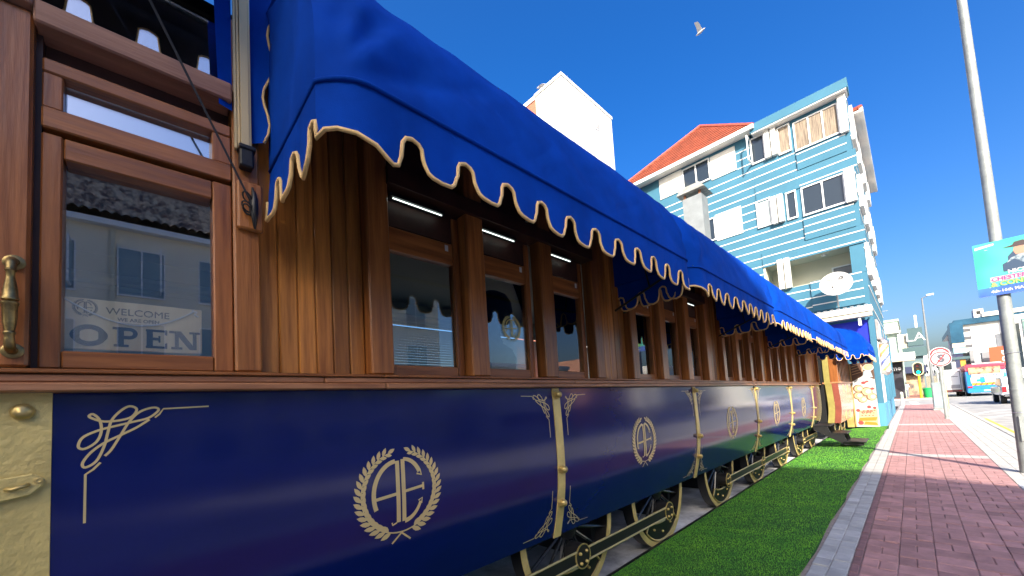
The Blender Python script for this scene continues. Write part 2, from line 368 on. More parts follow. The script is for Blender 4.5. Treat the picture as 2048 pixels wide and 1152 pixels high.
for sgn in (-1, 1):                                   # wreath, unit radius
    A = [Vector((sgn * .80 * math.sin(math.radians(t)), -.80 * math.cos(math.radians(t)))) for t in np.linspace(-12, 160, 40)]
    EMB.stroke(A, .03, .012)
    for k in range(17):
        t = math.radians(16 + k * 8.6); c = Vector((sgn * .80 * math.sin(t), -.80 * math.cos(t))); tg = Vector((sgn * math.cos(t), math.sin(t))); rd = c.normalized()
        sc = 1 - .25 * k / 17
        EMB.leaf(c, tg * .75 + rd * .62, .235 * sc, .10 * sc); EMB.leaf(c + tg * .05, tg * .8 - rd * .55, .20 * sc, .095 * sc)
    t = math.radians(162); EMB.leaf((sgn * .80 * math.sin(t), -.80 * math.cos(t)), (-sgn * .8, .45), .17, .08)
    EMB.stroke([(sgn * .02, -.80), (-sgn * .2, -.99)], .035)
EMB.stroke([(-.06, .60), (-.06, -.60)], .085).stroke([(.06, .62), (.06, -.60)], .085)
EMB.stroke([(-.1, -.6), (-.19, -.63), (-.2, -.58)], .03)
EMB.stroke(arc(-.06, -.02, .5, .62, 95, 205), .085).stroke([(-.54, -.08), (-.08, -.04)], .06)
EMB.stroke(arc(.06, .03, .42, .59, 88, 30), .07, .09).stroke([(.36, .29), (.47, .25), (.44, .36)], .035)
EMB.stroke([(.08, -.02), (.5, .02)], .055).stroke([(.5, .09), (.5, -.06)], .045)
EMB.stroke(arc(.06, 0, .42, .6, -88, -28), .09, .06).stroke([(.38, -.26), (.47, -.22), (.45, -.33)], .03)
FL = D2()
_c = [(855, 245), (780, 290), (690, 330), (600, 370), (530, 420), (490, 475), (505, 500), (560, 470), (600, 390), (620, 310), (640, 240), (690, 185), (740, 160), (780, 180), (750, 225), (680, 243), (600, 245), (550, 230), (520, 212), (540, 200), (575, 235), (585, 300), (560, 360), (500, 395), (468, 380), (490, 330), (570, 295), (660, 275), (760, 255), (850, 235), (910, 190), (880, 172), (800, 195), (740, 250), (690, 330), (640, 410), (605, 445)]
def _fl(p): return ((p[0] - 468) * .000453, -(p[1] - 160) * .0006)
FL.stroke(catmull([_fl(p) for p in _c], 5), .0075)
FL.stroke([_fl((1240, 175)), _fl((940, 182)), _fl((915, 215)), _fl((888, 235))], .0055); FL.stroke([_fl((503, 808)), _fl((505, 540)), _fl((545, 515)), _fl((582, 480))], .0065)
def panx(z): return -1.962 - (.095 * ((1.1 - z) / .63) ** 2 if z < 1.1 else .012 * ((z - 1.1) / .5) ** 2)
ZB, ZT = .47, 1.640

car = thing('railway_carriage', (-3.4, 6, -.165), 'long dark blue and gold railway carriage with varnished wooden upper body and spoked wheels', 'train carriage')
# ---- blue panels, straps, emblems
STR = [2.375 + 2.8 * k for k in range(5)]
edges = [-.213] + STR
def panel(y0, y1, parent, first=False):
    b = MB(); nz = 14; ny = 2; V = []; F = []
    for j in range(nz + 1):
        z = ZB + (ZT - ZB) * j / nz
        for i in range(ny + 1): V.append((panx(z), y0 + (y1 - y0) * i / ny, z))
    for j in range(nz):
        for i in range(ny): a = j * (ny + 1) + i; F.append((a, a + 1, a + ny + 2, a + ny + 1))
    b.add(V, F); b.add([(panx(ZB), y0, ZB), (panx(ZB), y1, ZB), (panx(ZB) - .4, y1, ZB + .01), (panx(ZB) - .4, y0, ZB + .01)], [(0, 1, 2, 3)])
    return b.build('blue_panel', BLUEP, parent, smooth=60, recalc=True)
for k in range(len(edges)):
    y0 = edges[k]; y1 = edges[k + 1] if k + 1 < len(edges) else YEND
    p = panel(y0 + (.0 if k == 0 else 0), y1, car)
    a0 = y0 + (0 if k == 0 else .042); a1 = y1 - .042; yc = (a0 + a1) / 2 - (.05 if k == 0 else .03); R = .272
    if a1 - a0 > 1.5:
        EMB.build('wreath_monogram', DECAL, p, lambda a, b_: (panx(1.09 + b_ * R) + .003, yc + a * R, 1.09 + b_ * R))
    for sx in (0, 1):
        for sz in (0, 1):
            if k == 0 and sx == 0 and sz == 1: pass
            ox = .058 if sx == 0 else .05; oz = .05 if sz == 1 else .045
            zt = ZT - oz if sz == 1 else ZB + oz
            sc = 1.0 if (k == 0 and sx == 0) else .86
            FL.build('corner_flourish', DECAL, p, lambda a, b_: (panx(zt + (b_ * sc if sz == 1 else -b_ * sc)) + .003, (a0 + ox + a * sc) if sx == 0 else (a1 - ox - a * sc), zt + (b_ * sc if sz == 1 else -b_ * sc)))
def strap(yc, parent, w=.042):
    b = MB(); n = 14; V = []; F = []
    for j in range(n + 1):
        z = ZB - .01 + (ZT - ZB + .005) * j / n; x = panx(max(z, ZB))
        V += [(x - .002, yc - w, z), (x + .009, yc - w, z), (x + .009, yc + w, z), (x - .002, yc + w, z)]
    for j in range(n):
        for q in range(3): F.append((4 * j + q, 4 * j + q + 1, 4 * j + q + 5, 4 * j + q + 4))
    F += [(0, 1, 2, 3), (4 * n, 4 * n + 1, 4 * n + 2, 4 * n + 3)]
    return b.add(V, F).build('gold_strap', GOLD, parent)
BOLT = MB().lathe((0, 0, 0), (1, 0, 0), [(0, .030), (.008, .031), (.010, .026), (.018, .026), (.019, .020), (.030, .020), (.031, .023), (.040, .019), (.046, .010), (.048, .0)], 14).mesh('bolt', GOLDS, smooth=40)
for k, yy in enumerate(STR):
    s_ = strap(yy, car)
    for z in (1.585, 1.0, .74): piece('bolt', BOLT, s_, (panx(z) + .008, yy - .005, z), (1.15, 1.2, 1.2))
# gold end plate with dome and latch
gp = MB(); V = []; F = []
for j in range(13):
    z = .45 + (1.642 - .45) * j / 12; V += [(panx(max(z, ZB)) + .004, -.75, z), (panx(max(z, ZB)) + .004, -.2135, z), (panx(max(z, ZB)) - .02, -.2135, z)]
for j in range(12): F += [(3 * j, 3 * j + 1, 3 * j + 4, 3 * j + 3), (3 * j + 1, 3 * j + 2, 3 * j + 5, 3 * j + 4)]
gp = gp.add(V, F).build('gold_end_plate', GOLD, car)
MB().lathe((-1.966, -.274, 1.582), (1, 0, 0), [(0, .026), (.008, .026), (.018, .022), (.026, .012), (.028, 0)], 20).build('dome_rivet', GOLDS, gp, smooth=True)
lp = [(-1.951, -.36, 1.372), (-1.951, -.248, 1.385), (-1.951, -.222, 1.362), (-1.951, -.226, 1.345), (-1.951, -.25, 1.318), (-1.951, -.36, 1.298)]
lt = MB().prism(lp, (.012, 0, 0)).bevel(.004).build('latch_plate', GOLD, gp)
MB().tube([(-1.936, -.30, 1.345), (-1.926, -.285, 1.343), (-1.926, -.27, 1.348), (-1.936, -.255, 1.352)], .006, 8).build('latch_staple', GOLDS, gp, smooth=True)
MB().lathe((-1.94, -.236, 1.362), (1, 0, 0), [(0, .010), (.004, .010), (.005, .006), (.004, .003)], 14).build('latch_rivet', GOLDS, gp)
panel(-3.0, -.752, car)
# ---- wooden rail between panels and windows
seg = [-3, -.9, .93, 2.9, 5.6, 8.3, 11.0, 12.9, YEND]
for i in range(len(seg) - 1):
    e = .0015
    box('sill_moulding', RAILW, car, -2.06, FX + .035, seg[i] + e, seg[i + 1] - e, 1.641, 1.672, .006)
    box('sill_board', RAILW, car, -2.06, FX + .012, seg[i] + e - .3, seg[i + 1] - e - .3, 1.674, 1.702, .005)
    box('sill_lip', MAHOGH, car, -2.06, FX + .022, seg[i] + e, seg[i + 1] - e, 1.704, 1.718, .003)
# ---- upper body
def vbox(name, m, y0, y1, z0, z1, x0, x1, bev=.005): return box(name, m, car, x0, x1, y0, y1, z0, z1, bev)
ZP = 1.719; ZH = 3.30
def planks(y0, y1, n, zt=3.3):
    w = (y1 - y0) / n
    for i in range(n):
        o = box('plank', PLANK, car, XW - .02, XW + .012 + random.uniform(-.001, .001), y0 + i * w + .001, y0 + (i + 1) * w - .001, ZP, zt, .006)
def post(y0, y1, zt=3.3, m=WOODV): return box('post', m, car, XW - .02, FX + .005, y0, y1, ZP + .002, zt, .008)
GX = -2.05
def window(y0, y1):
    """frame opening y0..y1, z 1.719..3.0 with a pane and a header"""
    g0, g1 = y0 + .045, y1 - .05
    w = box('window', MAHOG, car, GX - .03, XW + .01, y0, g0, ZP, 2.78, .004)
    box('window_stile', MAHOG, w, GX - .03, XW + .01, g1, y1, ZP, 2.78, .004)
    box('window_rail', MAHOGH, w, GX - .03, XW + .006, g0 + .001, g1 - .001, ZP, 1.785, .004)
    box('window_rail', MAHOGH, w, GX - .03, XW + .006, g0 + .001, g1 - .001, 2.46, 2.60, .004)
    box('pane', GLASS, w, GX - .003, GX + .003, g0, g1, 1.785, 2.46)
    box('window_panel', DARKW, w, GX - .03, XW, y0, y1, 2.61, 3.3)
    box('maker_label', mat('sticker', (.55, .55, .55), .5), w, XW + .007, XW + .0085, g1 - .06, g1 - .035, 2.545, 2.585)
    return w
LEDM = mat('led_tube', (.9, 1, .95), .4, emit=(.85, 1.0, .93), estr=.7)
def led(y0, y1):
    o = box('light_batten', BLACK, car, XW - .01, FX - .02, y0 - .02, y1 + .02, 2.757, 2.775)
    MB().tube([(FX - .03, y0, 2.750), (FX - .03, y1, 2.750)], .0034, 8).build('led_tube', LEDM, o)
PER = 2.75
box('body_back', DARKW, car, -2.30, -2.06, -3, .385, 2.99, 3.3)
bays = [0, 1, 2, 3]
post(.282, .380)
for k in bays:
    o = PER * k
    planks(.382 + o if k == 0 else .345 + o, .868 + o, 6 if k == 0 else 5)
    post(.870 + o, .998 + o); post(1.540 + o, 1.690 + o); post(2.262 + o, 2.415 + o); post(2.965 + o, 3.093 + o)
    window(1.000 + o - .04, 1.460 + o + .04 + .03); window(1.700 + o - .045, 2.135 + o + .08); window(2.440 + o - .05, 2.77 + o + .15)
    for a, b_ in ((1.045, 1.378), (1.698, 2.02), (2.452, 2.708)): led(a + o, b_ + o)
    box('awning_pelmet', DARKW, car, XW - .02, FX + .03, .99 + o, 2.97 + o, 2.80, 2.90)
planks(11.345, 12.1, 6); post(12.1, 12.2); post(12.9, 13.02)
box('entrance_door', MAHOG, car, XW - .04, XW - .01, 12.2, 12.9, ZP, 2.9)
planks(13.02, YEND - .06, 12); post(YEND - .06, YEND)
box('cornice', DARKW, car, -2.4, FX + .02, .39, YEND, 3.302, 3.42)
# roof and hidden shell
sh = MB(); prof = [(-2.06, 3.42), (-2.3, 3.62), (-2.8, 3.76), (-3.4, 3.8), (-4.0, 3.76), (-4.5, 3.62), (-4.75, 3.42)]
V = []; F = []
for yy in (-3, YEND):
    V += [(x, yy, z) for x, z in prof] + [(x, yy, z - .06) for x, z in prof]
n = len(prof)
for i in range(n - 1): F += [(i, i + 1, 2 * n + i + 1, 2 * n + i), (n + i, n + i + 1, 3 * n + i + 1, 3 * n + i)]
sh.add(V, F).build('roof', mat('roof_paint', (.12, .12, .13), .6), car)
box('interior_ceiling', CEILM, car, -4.7, -2.10, -3, YEND, 3.02, 3.06)
box('interior_floor', DARKW, car, -4.72, -2.12, -3, YEND, .50, .56)
BACKW = INTER
box('back_wall_lower', BACKW, car, -4.74, -4.70, -3, YEND, .45, 1.95); box('back_wall_upper', BACKW, car, -4.74, -4.70, -3, YEND, 2.72, 3.4)
MB().tube([(-4.66, -3, 2.80), (-4.66, YEND, 2.80)], .05, 10).build('cornice_moulding', CEILM, car)
box('back_pier', BACKW, car, -4.74, -4.70, -3, 1.9, 1.952, 2.718); box('back_pier', BACKW, car, -4.74, -4.70, 10.2, YEND, 1.952, 2.718)
for i in range(4): box('back_pier', BACKW, car, -4.74, -4.70, 3.4 + i * 2.0, 3.9 + i * 2.0, 1.952, 2.718)
SLAT = mat('blind_slat', (.42, .42, .36), .5)
sm = MB().add([(-.016, -.74, -.014), (.016, -.74, .014), (.016, .74, .014), (-.016, .74, -.014)], [(0, 1, 2, 3)]).mesh('blind_slat', SLAT)
for i in range(4):
    y = 2.65 + i * 2.0
    bl = box('window_blind', SLAT, car, -4.68, -4.64, y - .75, y + .75, 2.70, 2.735)
    for j in range(20): piece('blind_slat', sm, bl, (-4.66, y, 1.98 + j * .036))
MB().lathe((-3.15, 1.55, 3.02), (0, 0, -1), [(0, .07), (.02, .075), (.035, .05), (.04, .035), (.07, .04), (.09, .03), (.10, 0)], 16).build('ceiling_spot', STEEL, car, smooth=40)
box('end_wall', DARKW, car, -4.7, -2.06, YEND - .03, YEND, .5, 3.4); box('end_wall', DARKW, car, -4.7, -2.06, -3, -2.97, .5, 3.4)
box('underframe', BLACK, car, -4.5, -2.5, -3, YEND, .28, .46)
# gold emblem on the second window pane
EMB.build('window_monogram', GOLDS, car, lambda a, b_: (GX + .006, 2.005 + a * .105, 2.10 + b_ * .105))
# ---- near door
dr = box('door', MAHOG, car, XW - .03, FX - .012, -.246, -.197, 1.722, 2.532, .005)
box('door_stile', MAHOG, dr, XW - .03, FX - .012, .2145, .28, 1.722, 2.532, .005)
box('door_rail', MAHOGH, dr, XW - .03, FX - .014, -.196, .2135, 1.722, 1.783, .005)
box('door_rail', MAHOGH, dr, XW - .03, FX - .014, -.196, .2135, 2.452, 2.530, .005)
box('pane', DGLASS, dr, XW + .012, XW + .018, -.197, .2145, 1.783, 2.452)
tr = box('transom_frame', MAHOGH, car, XW - .03, FX - .010, -.246, .28, 2.749, 2.800, .005)
box('transom_rail', MAHOGH, tr, XW - .03, FX - .004, -.246, .28, 2.547, 2.622, .005)
box('transom_stile', MAHOG, tr, XW - .03, FX - .012, -.246, -.198, 2.623, 2.748, .004); box('transom_stile', MAHOG, tr, XW - .03, FX - .012, .2145, .28, 2.623, 2.748, .004)
box('pane', CGLASS, tr, XW + .012, XW + .018, -.197, .2145, 2.6225, 2.7485)
box('transom_head', DARKW, tr, XW - .03, XW + .004, -.246, .28, 2.801, 2.885)
bm_ = box('lintel_beam', mat('wood_beam', (.48, .25, .16), .5, col2=(.28, .13, .085), vscale=3.2, stretch=(6, .5, 6), bump=.3, bscale=18), car, XW - .03, FX + .035, -.262, .28, 2.886, 2.968, .006)
box('clerestory_pane', CGLASS, car, XW + .00, XW + .006, -1.4, .28, 2.968, 3.30)
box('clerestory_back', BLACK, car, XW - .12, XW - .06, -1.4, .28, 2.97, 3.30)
jb = box('door_jamb', MAHOG, car, XW - .03, FX + .012, -.42, -.262, 1.722, 2.93, .008)
box('jamb_stop', DARKW, car, XW - .03, FX - .03, -.262, -.247, 1.722, 2.885)
box('lintel_end', mat('wood_beam', (0, 0, 0)), car, XW - .03, FX + .045, -.42, -.2625, 2.935, 3.03, .006)
for i in range(10): box('plank', PLANK, car, XW - .02, XW + .012, -1.4 - .16 * (i + 1) + .001, -1.4 - .16 * i - .001, ZP, 3.3, .006)
box('side_board', MAHOG, car, XW - .03, XW + .01, -1.40, -.422, 1.722, 2.967)
# brass pull handle
hx = FX + .014; hy = -.292
hd = MB().lathe((hx, hy, 2.055), (1, 0, 0), [(0, .024), (.004, .024), (.007, .019), (.008, .013), (.014, .011)], 20).build('door_handle', BRASS, jb, smooth=40)
MB().lathe((hx, hy - .001, 1.772), (1, 0, 0), [(0, .024), (.004, .024), (.007, .019), (.008, .013), (.014, .011)], 20).build('handle_rose', BRASS, hd, smooth=40) if False else None
MB().lathe((hx, hy, 1.772), (1, 0, 0), [(0, .024), (.004, .024), (.007, .019), (.008, .013), (.014, .011)], 20).build('handle_rose', BRASS, jb, smooth=40)
g = MB().tube([(hx + .008, hy, 2.055), (hx + .03, hy, 2.053), (hx + .042, hy, 2.040), (hx + .045, hy, 2.02)], [.011, .012, .012, .011], 12)
g.lathe((hx + .045, hy, 2.022), (0, 0, -1), [(0, .0095), (.006, .013), (.012, .0095), (.03, .010), (.07, .0155), (.088, .016), (.092, .0185), (.098, .0185), (.101, .013), (.106, .019), (.112, .019), (.116, .0165), (.17, .0145), (.195, .0105), (.198, .013), (.204, .013), (.208, .0105), (.22, .011)], 14)
g.tube([(hx + .045, hy, 1.806), (hx + .042, hy, 1.787), (hx + .03, hy, 1.774), (hx + .008, hy, 1.772)], [.011, .012, .012, .011], 12)
g.build('handle_grip', BRASS, jb, smooth=45)
# ---- wheels
WX = -2.13
def wheel_mesh_parts():
    c = (WX - .09, 0, .455); P = {}
    P['tyre'] = (MB().ring((WX - .115, 0, .455), (1, 0, 0), .552, .620, .113, 72), BLACK)
    P['rim'] = (MB().ring((WX - .001, 0, .455), (1, 0, 0), .562, .621, .006, 72), GOLD)
    s_ = MB()
    for k in range(18):
        t = 2 * math.pi * k / 18 + .1; s_.tube([(WX - .05, math.cos(t) * .08, .455 + math.sin(t) * .08), (WX - .04, math.cos(t) * .565, .455 + math.sin(t) * .565)], [.017, .013], 6)
    P['spokes'] = (s_, mat('spoke_paint', (.03, .032, .035), .22, metal=.3))
    P['hub'] = (MB().lathe((WX - .07, 0, .455), (1, 0, 0), [(0, .11), (.05, .11), (.06, .09), (.075, .05), (.08, 0)], 24), BLACK)
    cw = []; n = 20
    for i in range(n + 1): t = math.radians(-90 - 44 + 88 * i / n); cw.append((WX - .03, .55 * math.cos(t), .455 + .555 * math.sin(t)))
    inn = []
    for i in range(n + 1):
        u = i / n * 2 - 1; t = math.radians(-90 + 44 * -u); rr = .36 + .07 * u * u; inn.append((WX - .03, rr * math.cos(t), .455 + rr * math.sin(t)))
    poly = cw + inn
    P['counterweight'] = (MB().prism(poly, (.035, 0, 0)), BLACK)
    P['counterweight_line'] = (MB().tube([(WX + .008, y * .985, .455 + (z - .455) * .985) for x, y, z in poly] + [(WX + .008, poly[0][1] * .985, .455 + (poly[0][2] - .455) * .985)], .011, 6, caps=False), GOLDS)
    P['crank'] = (MB().lathe((WX - .02, 0, .235), (1, 0, 0), [(0, .10), (.125, .10), (.13, .095)], 28), BLACK)
    return P
WP = wheel_mesh_parts(); WM = {k: b.mesh(k, m, (0, 0, .455), smooth=40) for k, (b, m) in WP.items()}
def fix(me, dx): return me
SM = MB().lathe((0, 0, 0), (1, 0, 0), [(0, .014), (.012, .014), (.018, .010), (.02, 0)], 10).mesh('crank_bolt', GOLDS, smooth=40)
RG = MB().ring((0, 0, 0), (1, 0, 0), .092, .103, .008, 28).mesh('crank_ring', GOLDS)
WY = [.68, 2.655, 4.30, 6.315, 8.265, 10.28, 12.10, 13.90]
for wy in WY:
    w = piece('wheel', WM['tyre'], car, (0, wy, .455))
    for k in ('rim', 'spokes', 'hub', 'counterweight', 'counterweight_line', 'crank'):
        if k == 'spokes': q = piece('spokes', WM[k], w, (0, wy, .455))
        else: piece(k, WM[k], w, (0, wy, .455))
    for a, b_ in ((.04, .035), (-.045, .03), (.035, -.05), (-.04, -.05)): piece('crank_bolt', SM, w, (WX + .112, wy + a, .235 + b_))
    for a, b_ in ((-.2, -.40), (0, -.46), (.2, -.40)): piece('counterweight_bolt', SM, w, (WX + .006, wy + a, .455 + b_))
    piece('crank_ring', RG, w, (WX + .105, wy, .235))
def rod(y0, y1):
    r = box('coupling_rod', BLACK, car, WX + .085, WX + .104, y0 + .07, y1 - .07, .182, .288, .004)
    for z in (.184, .286): MB().tube([(WX + .106, y0 + .08, z), (WX + .106, y1 - .08, z)], .010, 6).build('rod_edge', GOLDS, r)
    return r
for a, b_ in ((.68, 2.655), (2.655, 4.30), (6.315, 8.265), (8.265, 10.28), (12.10, 13.90)): rod(a, b_)
for yy in (1.4, 3.45, 5.3, 7.3, 9.3, 11.2): box('rail_sleeper', BLACK, car, -4.4, -2.5, yy, yy + .2, -.165, .285)
# ================================================================ second carriage
c2 = thing('end_carriage', (-3.2, 18, -.19), 'short far end of the train with gold and red end face behind the entrance steps', 'train carriage')
Y2 = 15.75; Y3 = 19.2
def p2(z): return panx(z) + .36 + (.05 * ((1.6 - z) / 1.1) ** 2 if z < 1.6 else 0)
def sect(zs, xin): return [(p2(max(z, ZB)), Y2, z) for z in zs] + [(xin, Y2, z) for z in reversed(zs)]
zs = [.42 + (1.66 - .42) * i / 8 for i in range(9)]
OLIVE = mat('olive_gold', (.30, .25, .07), .45, metal=.1, var=.15, vscale=6, bump=.3, bscale=50)
REDM = mat('red_end_panel', (.22, .055, .035), .4, var=.15, vscale=5, bump=.2, bscale=60)
V = []; F = []
for z in zs: V += [(p2(max(z, ZB)), Y2, z), (p2(max(z, ZB)) - .155, Y2, z), (p2(max(z, ZB)) - .157, Y2 - .006, z), (p2(max(z, ZB)) - .32, Y2 - .006, z)]
MB().add(V, [(4 * i, 4 * i + 1, 4 * i + 5, 4 * i + 4) for i in range(8)]).build('red_end_panel', REDM, c2)
MB().add(V, [(4 * i + 2, 4 * i + 3, 4 * i + 7, 4 * i + 6) for i in range(8)]).build('gold_end_strip', OLIVE, c2)
box('gold_corner_post', OLIVE, c2, -1.95, -1.80, Y2 - .012, Y2 + .1, 1.64, 2.9); box('end_wood_panel', MAHOG, c2, -1.795, -1.60, Y2, Y2 + .06, 1.665, 2.9)
V = []; F = []
for z in zs: V += [(p2(max(z, ZB)), Y2, z), (p2(max(z, ZB)), Y3, z)]
MB().add(V, [(2 * i, 2 * i + 1, 2 * i + 3, 2 * i + 2) for i in range(8)]).build('side_panel', mat('pale_enamel', (.30, .28, .22), .2, spec=.6), c2, smooth=True)
for yy in (16.9, 18.1): box('gold_strap', GOLD, c2, p2(1.6), p2(1.6) + .012, yy - .04, yy + .04, .5, 1.62)
box('sill_moulding', RAILW, c2, -2.0, -1.56, Y2 - .01, Y3, 1.662, 1.72, .006)
for i in range(9):
    yy = Y2 + .1 + i * .38; box('post', WOODV, c2, -1.70, -1.60, yy, yy + .12, 1.722, 2.9)
box('window_band', DARKW, c2, -1.76, -1.71, Y2 + .02, Y3, 1.722, 2.9); box('carriage_roof', BLACK, c2, -4.6, -1.6, Y2, Y3, 2.95, 3.1)
box('body_core', BLACK, c2, -4.6, -1.97, Y2 + .02, Y3, .42, 2.94)
for wy in (16.5, 17.9):
    w = piece('wheel', WM['tyre'], c2, (.30, wy, .455))
    for k in ('rim', 'spokes', 'hub', 'counterweight', 'counterweight_line'): piece(k, WM[k], w, (.30, wy, .455))
# ---- folding entrance steps
st = thing('entrance_steps', (-1.4, 13.6, 0), 'black steel entrance steps with two treads standing on the sunlit turf', 'steps')
box('tread', BLACK, st, -1.98, -1.62, 13.25, 14.15, .50, .53, .006); box('tread', BLACK, st, -1.66, -1.28, 13.25, 14.15, .30, .33, .006); box('tread', BLACK, st, -1.36, -.94, 13.20, 14.15, .085, .115, .006)
for yy in (13.26, 14.11):
    b = MB(); b.prism([(-1.98, yy, .50), (-1.98, yy, .42), (-1.34, yy, .012), (-.98, yy, .012), (-.98, yy, .085), (-1.30, yy, .10), (-1.36, yy, .30), (-1.62, yy, .33), (-1.68, yy, .5)], (0, .03, 0)); b.build('stringer', BLACK, st)
# ================================================================ AWNINGS
HP = [(-1.20, 2.63), (-1.207, 2.70), (-1.217, 2.78), (-1.23, 2.87), (-1.25, 2.96), (-1.285, 3.06), (-1.36, 3.17), (-1.50, 3.28), (-1.70, 3.36), (-1.94, 3.42)]
def awning(label, y0, y1, dx=0., dz=0., ny=46, seed=0, wr=1., far=False, cat='awning'):
    root = thing('awning', (-1.95 + dx, (y0 + y1) / 2, 2.6 + dz), label, cat, 'blue awnings along the train')
    prof = [Vector((x + dx, z + dz)) for x, z in catmull([Vector((a, b_, 0)) for a, b_ in HP], 3 if not far else 1) for _ in (0,)] if False else [Vector((p.x + dx, p.y + dz)) for p in catmull([Vector((a, b_, 0)) for a, b_ in HP], (5 if y0 < 1 else 3) if not far else 1)]
    m = len(prof); V = []; F = []
    tot = [0.]
    for i in range(1, m): tot.append(tot[-1] + (prof[i] - prof[i - 1]).length)
    for j in range(ny + 1):
        u = j / ny; y = y0 + (y1 - y0) * u; e = min(u, 1 - u) * (y1 - y0)
        for i, p in enumerate(prof):
            s_ = tot[i]; t = (prof[min(i + 1, m - 1)] - prof[max(i - 1, 0)]).normalized(); nrm = Vector((t.y, -t.x)); nrm = nrm if nrm.x > 0 else -nrm
            k = math.sin(min(1, s_ / .25) * math.pi / 2) * wr * (1 if s_ < .3 else max(.3, 1 - (s_ - .3) / .15))
            d = .007 * noise.noise((y * 1.7 + s_ * 1.6, s_ * 1.1, seed)) + .014 * noise.noise((y * 3.6 + s_ * 5.2, s_ * 2.0 - y, seed + 5)) + .012 * abs(noise.noise((y * 6 - s_ * 7, s_ * 3 + y, seed + 3))) + .005 * noise.noise((y * 11 + s_ * 12, s_ * 3, seed + 9))
            d -= .016 * math.exp(-((e - .22 - .55 * s_) / .09) ** 2) * (1 if u < .5 else .5)         # folds running up from the corners
            d += .012 * math.exp(-((e - .50 - .9 * s_) / .11) ** 2)
            d -= .006 * math.sin(math.pi * min(1, s_ / tot[-1] * 1.4)) * math.sin(math.pi * u) ** .5   # sag
            for ang, dep, wd_ in ((62, -.06, .022), (42, .035, .03), (80, -.04, .020), (26, -.035, .026), (52, .03, .020), (70, .03, .016)):
                e2 = e - .03; a_ = math.radians(ang); dist = e2 * math.sin(a_) - s_ * math.cos(a_); al = e2 * math.cos(a_) + s_ * math.sin(a_)
                d += dep * (.55 if u < .5 else .4) * math.exp(-(dist / (wd_ + .06 * al)) ** 2) * min(1, al / .1) * math.exp(-al * 1.1)
            rc = -.10 * max(0, 1 - e / .16) ** 2.2                                                       # rounded corner
            V.append((p.x + nrm.x * d * k + rc * max(.25, 1 - s_ * .9), y, p.y + nrm.y * d * k))
    for j in range(ny):
        for i in range(m - 1): F.append((j * m + i, (j + 1) * m + i, (j + 1) * m + i + 1, j * m + i + 1))
    b = MB().add(V, F)
    for y, sg in ((y0, 1), (y1, -1)):                    # end cheeks with a few soft folds
        nn = 7; Vs = []; Fs = []; jj = 0 if sg == 1 else ny
        for i in range(m):
            P0 = Vector(V[jj * m + i]); P1 = Vector((-1.95 + dx, y, min(P0.z, prof[0].y + (P0.z - prof[0].y) * .98)))
            for q in range(nn + 1):
                f_ = q / nn; P = P0.lerp(P1, f_); P.y += sg * (.018 * math.sin(f_ * 9 + P0.z * 5 + seed) * math.sin(math.pi * f_) * math.sin(math.pi * i / (m - 1)) ** .5); Vs.append(P)
        for i in range(m - 1):
            for q in range(nn): Fs.append((i * (nn + 1) + q, i * (nn + 1) + q + 1, (i + 1) * (nn + 1) + q + 1, (i + 1) * (nn + 1) + q))
        b.add(Vs, Fs)
    b.build('canopy', FABRIC, root, smooth=50)
    # valance outline along the path: wall -> front -> wall
    xf = prof[0].x; xw = -1.93 + dx; side = xf - .10 - xw; L = y1 - y0; tl = 2 * side + L; zs = prof[0].y
    def at(u):
        if u < side: return (xw + u, y0)
        if u > side + L: return (xf - .10 - (u - side - L), y1)
        w_ = u - side; e_ = min(w_, L - w_)
        return (xf - .10 * max(0, 1 - e_ / .16) ** 2.2, y0 + w_)
    drop = .25; nt = .125; P = .2405
    pts = []
    def seg_tongue(u0, w):
        """one tongue w wide then a notch; all single valued"""
        r = .042
        o = []
        o += [(u0, nt + .02), (u0 + .004, nt + .06), (u0 + .010, drop - .045), (u0 + .022, drop - .018), (u0 + .040, drop - .004), (u0 + w / 2, drop + .003), (u0 + w - .030, drop - .006), (u0 + w - .012, drop - .022), (u0 + w - .002, drop - .05), (u0 + w + .006, nt + .06), (u0 + w + .010, nt + .02)]
        k = P - w
        o += [(u0 + w + .018, nt + .004), (u0 + w + .5 * k + .005, nt - .006), (u0 + P - .012, nt + .004)]
        return o
    def run(a, c):
        n = max(1, round((c - a) / P)); sc = (c - a) / (n * P); o = []
        for i in range(n): o += [(a + ((q - 0)) * sc, d) for q, d in [(x_ + i * P, d) for x_, d in seg_tongue(0, .158)]]
        return o
    first = [(side + .0005, .19), (side + .02, .165), (side + .05, .165), (side + .10, .180), (side + .16, .205), (side + .20, .232), (side + .225, .243), (side + .245, .235), (side + .256, .20), (side + .262, nt + .02), (side + .275, nt), (side + .30, nt - .006), (side + .325, nt + .004)]
    pts = run(.0, side) + [(side, .16)] + first + run(side + .337, side + L) + [(side + L + .001, .16)] + run(side + L + .002, tl)
    pts = [(min(max(u, 0), tl), d) for u, d in pts]; pts.sort(key=lambda q: q[0])
    VV = []; path = []
    for u, d in pts:
        x, y = at(u); fl = .012 * (d / drop) * math.sin(u * 5 + seed) + .010 * (d / drop) ** 2 * math.sin(u * 26.2); nx, nyy = (0, -1) if u < side else (0, 1) if u > side + L else (1, 0)
        VV += [(x, y, zs + .002), (x + nx * (fl + .004), y + nyy * (fl + .004), zs - d)]; path.append((x + nx * (fl + .005), y + nyy * (fl + .005), zs - d))
    FF = [(2 * i, 2 * i + 1, 2 * i + 3, 2 * i + 2) for i in range(len(pts) - 1)]
    v_ = MB().add(VV, FF).build('valance', FABRIC, root, smooth=50)
    MB().tube(path, .0082, 6).build('piping', CREAM, v_, smooth=True)
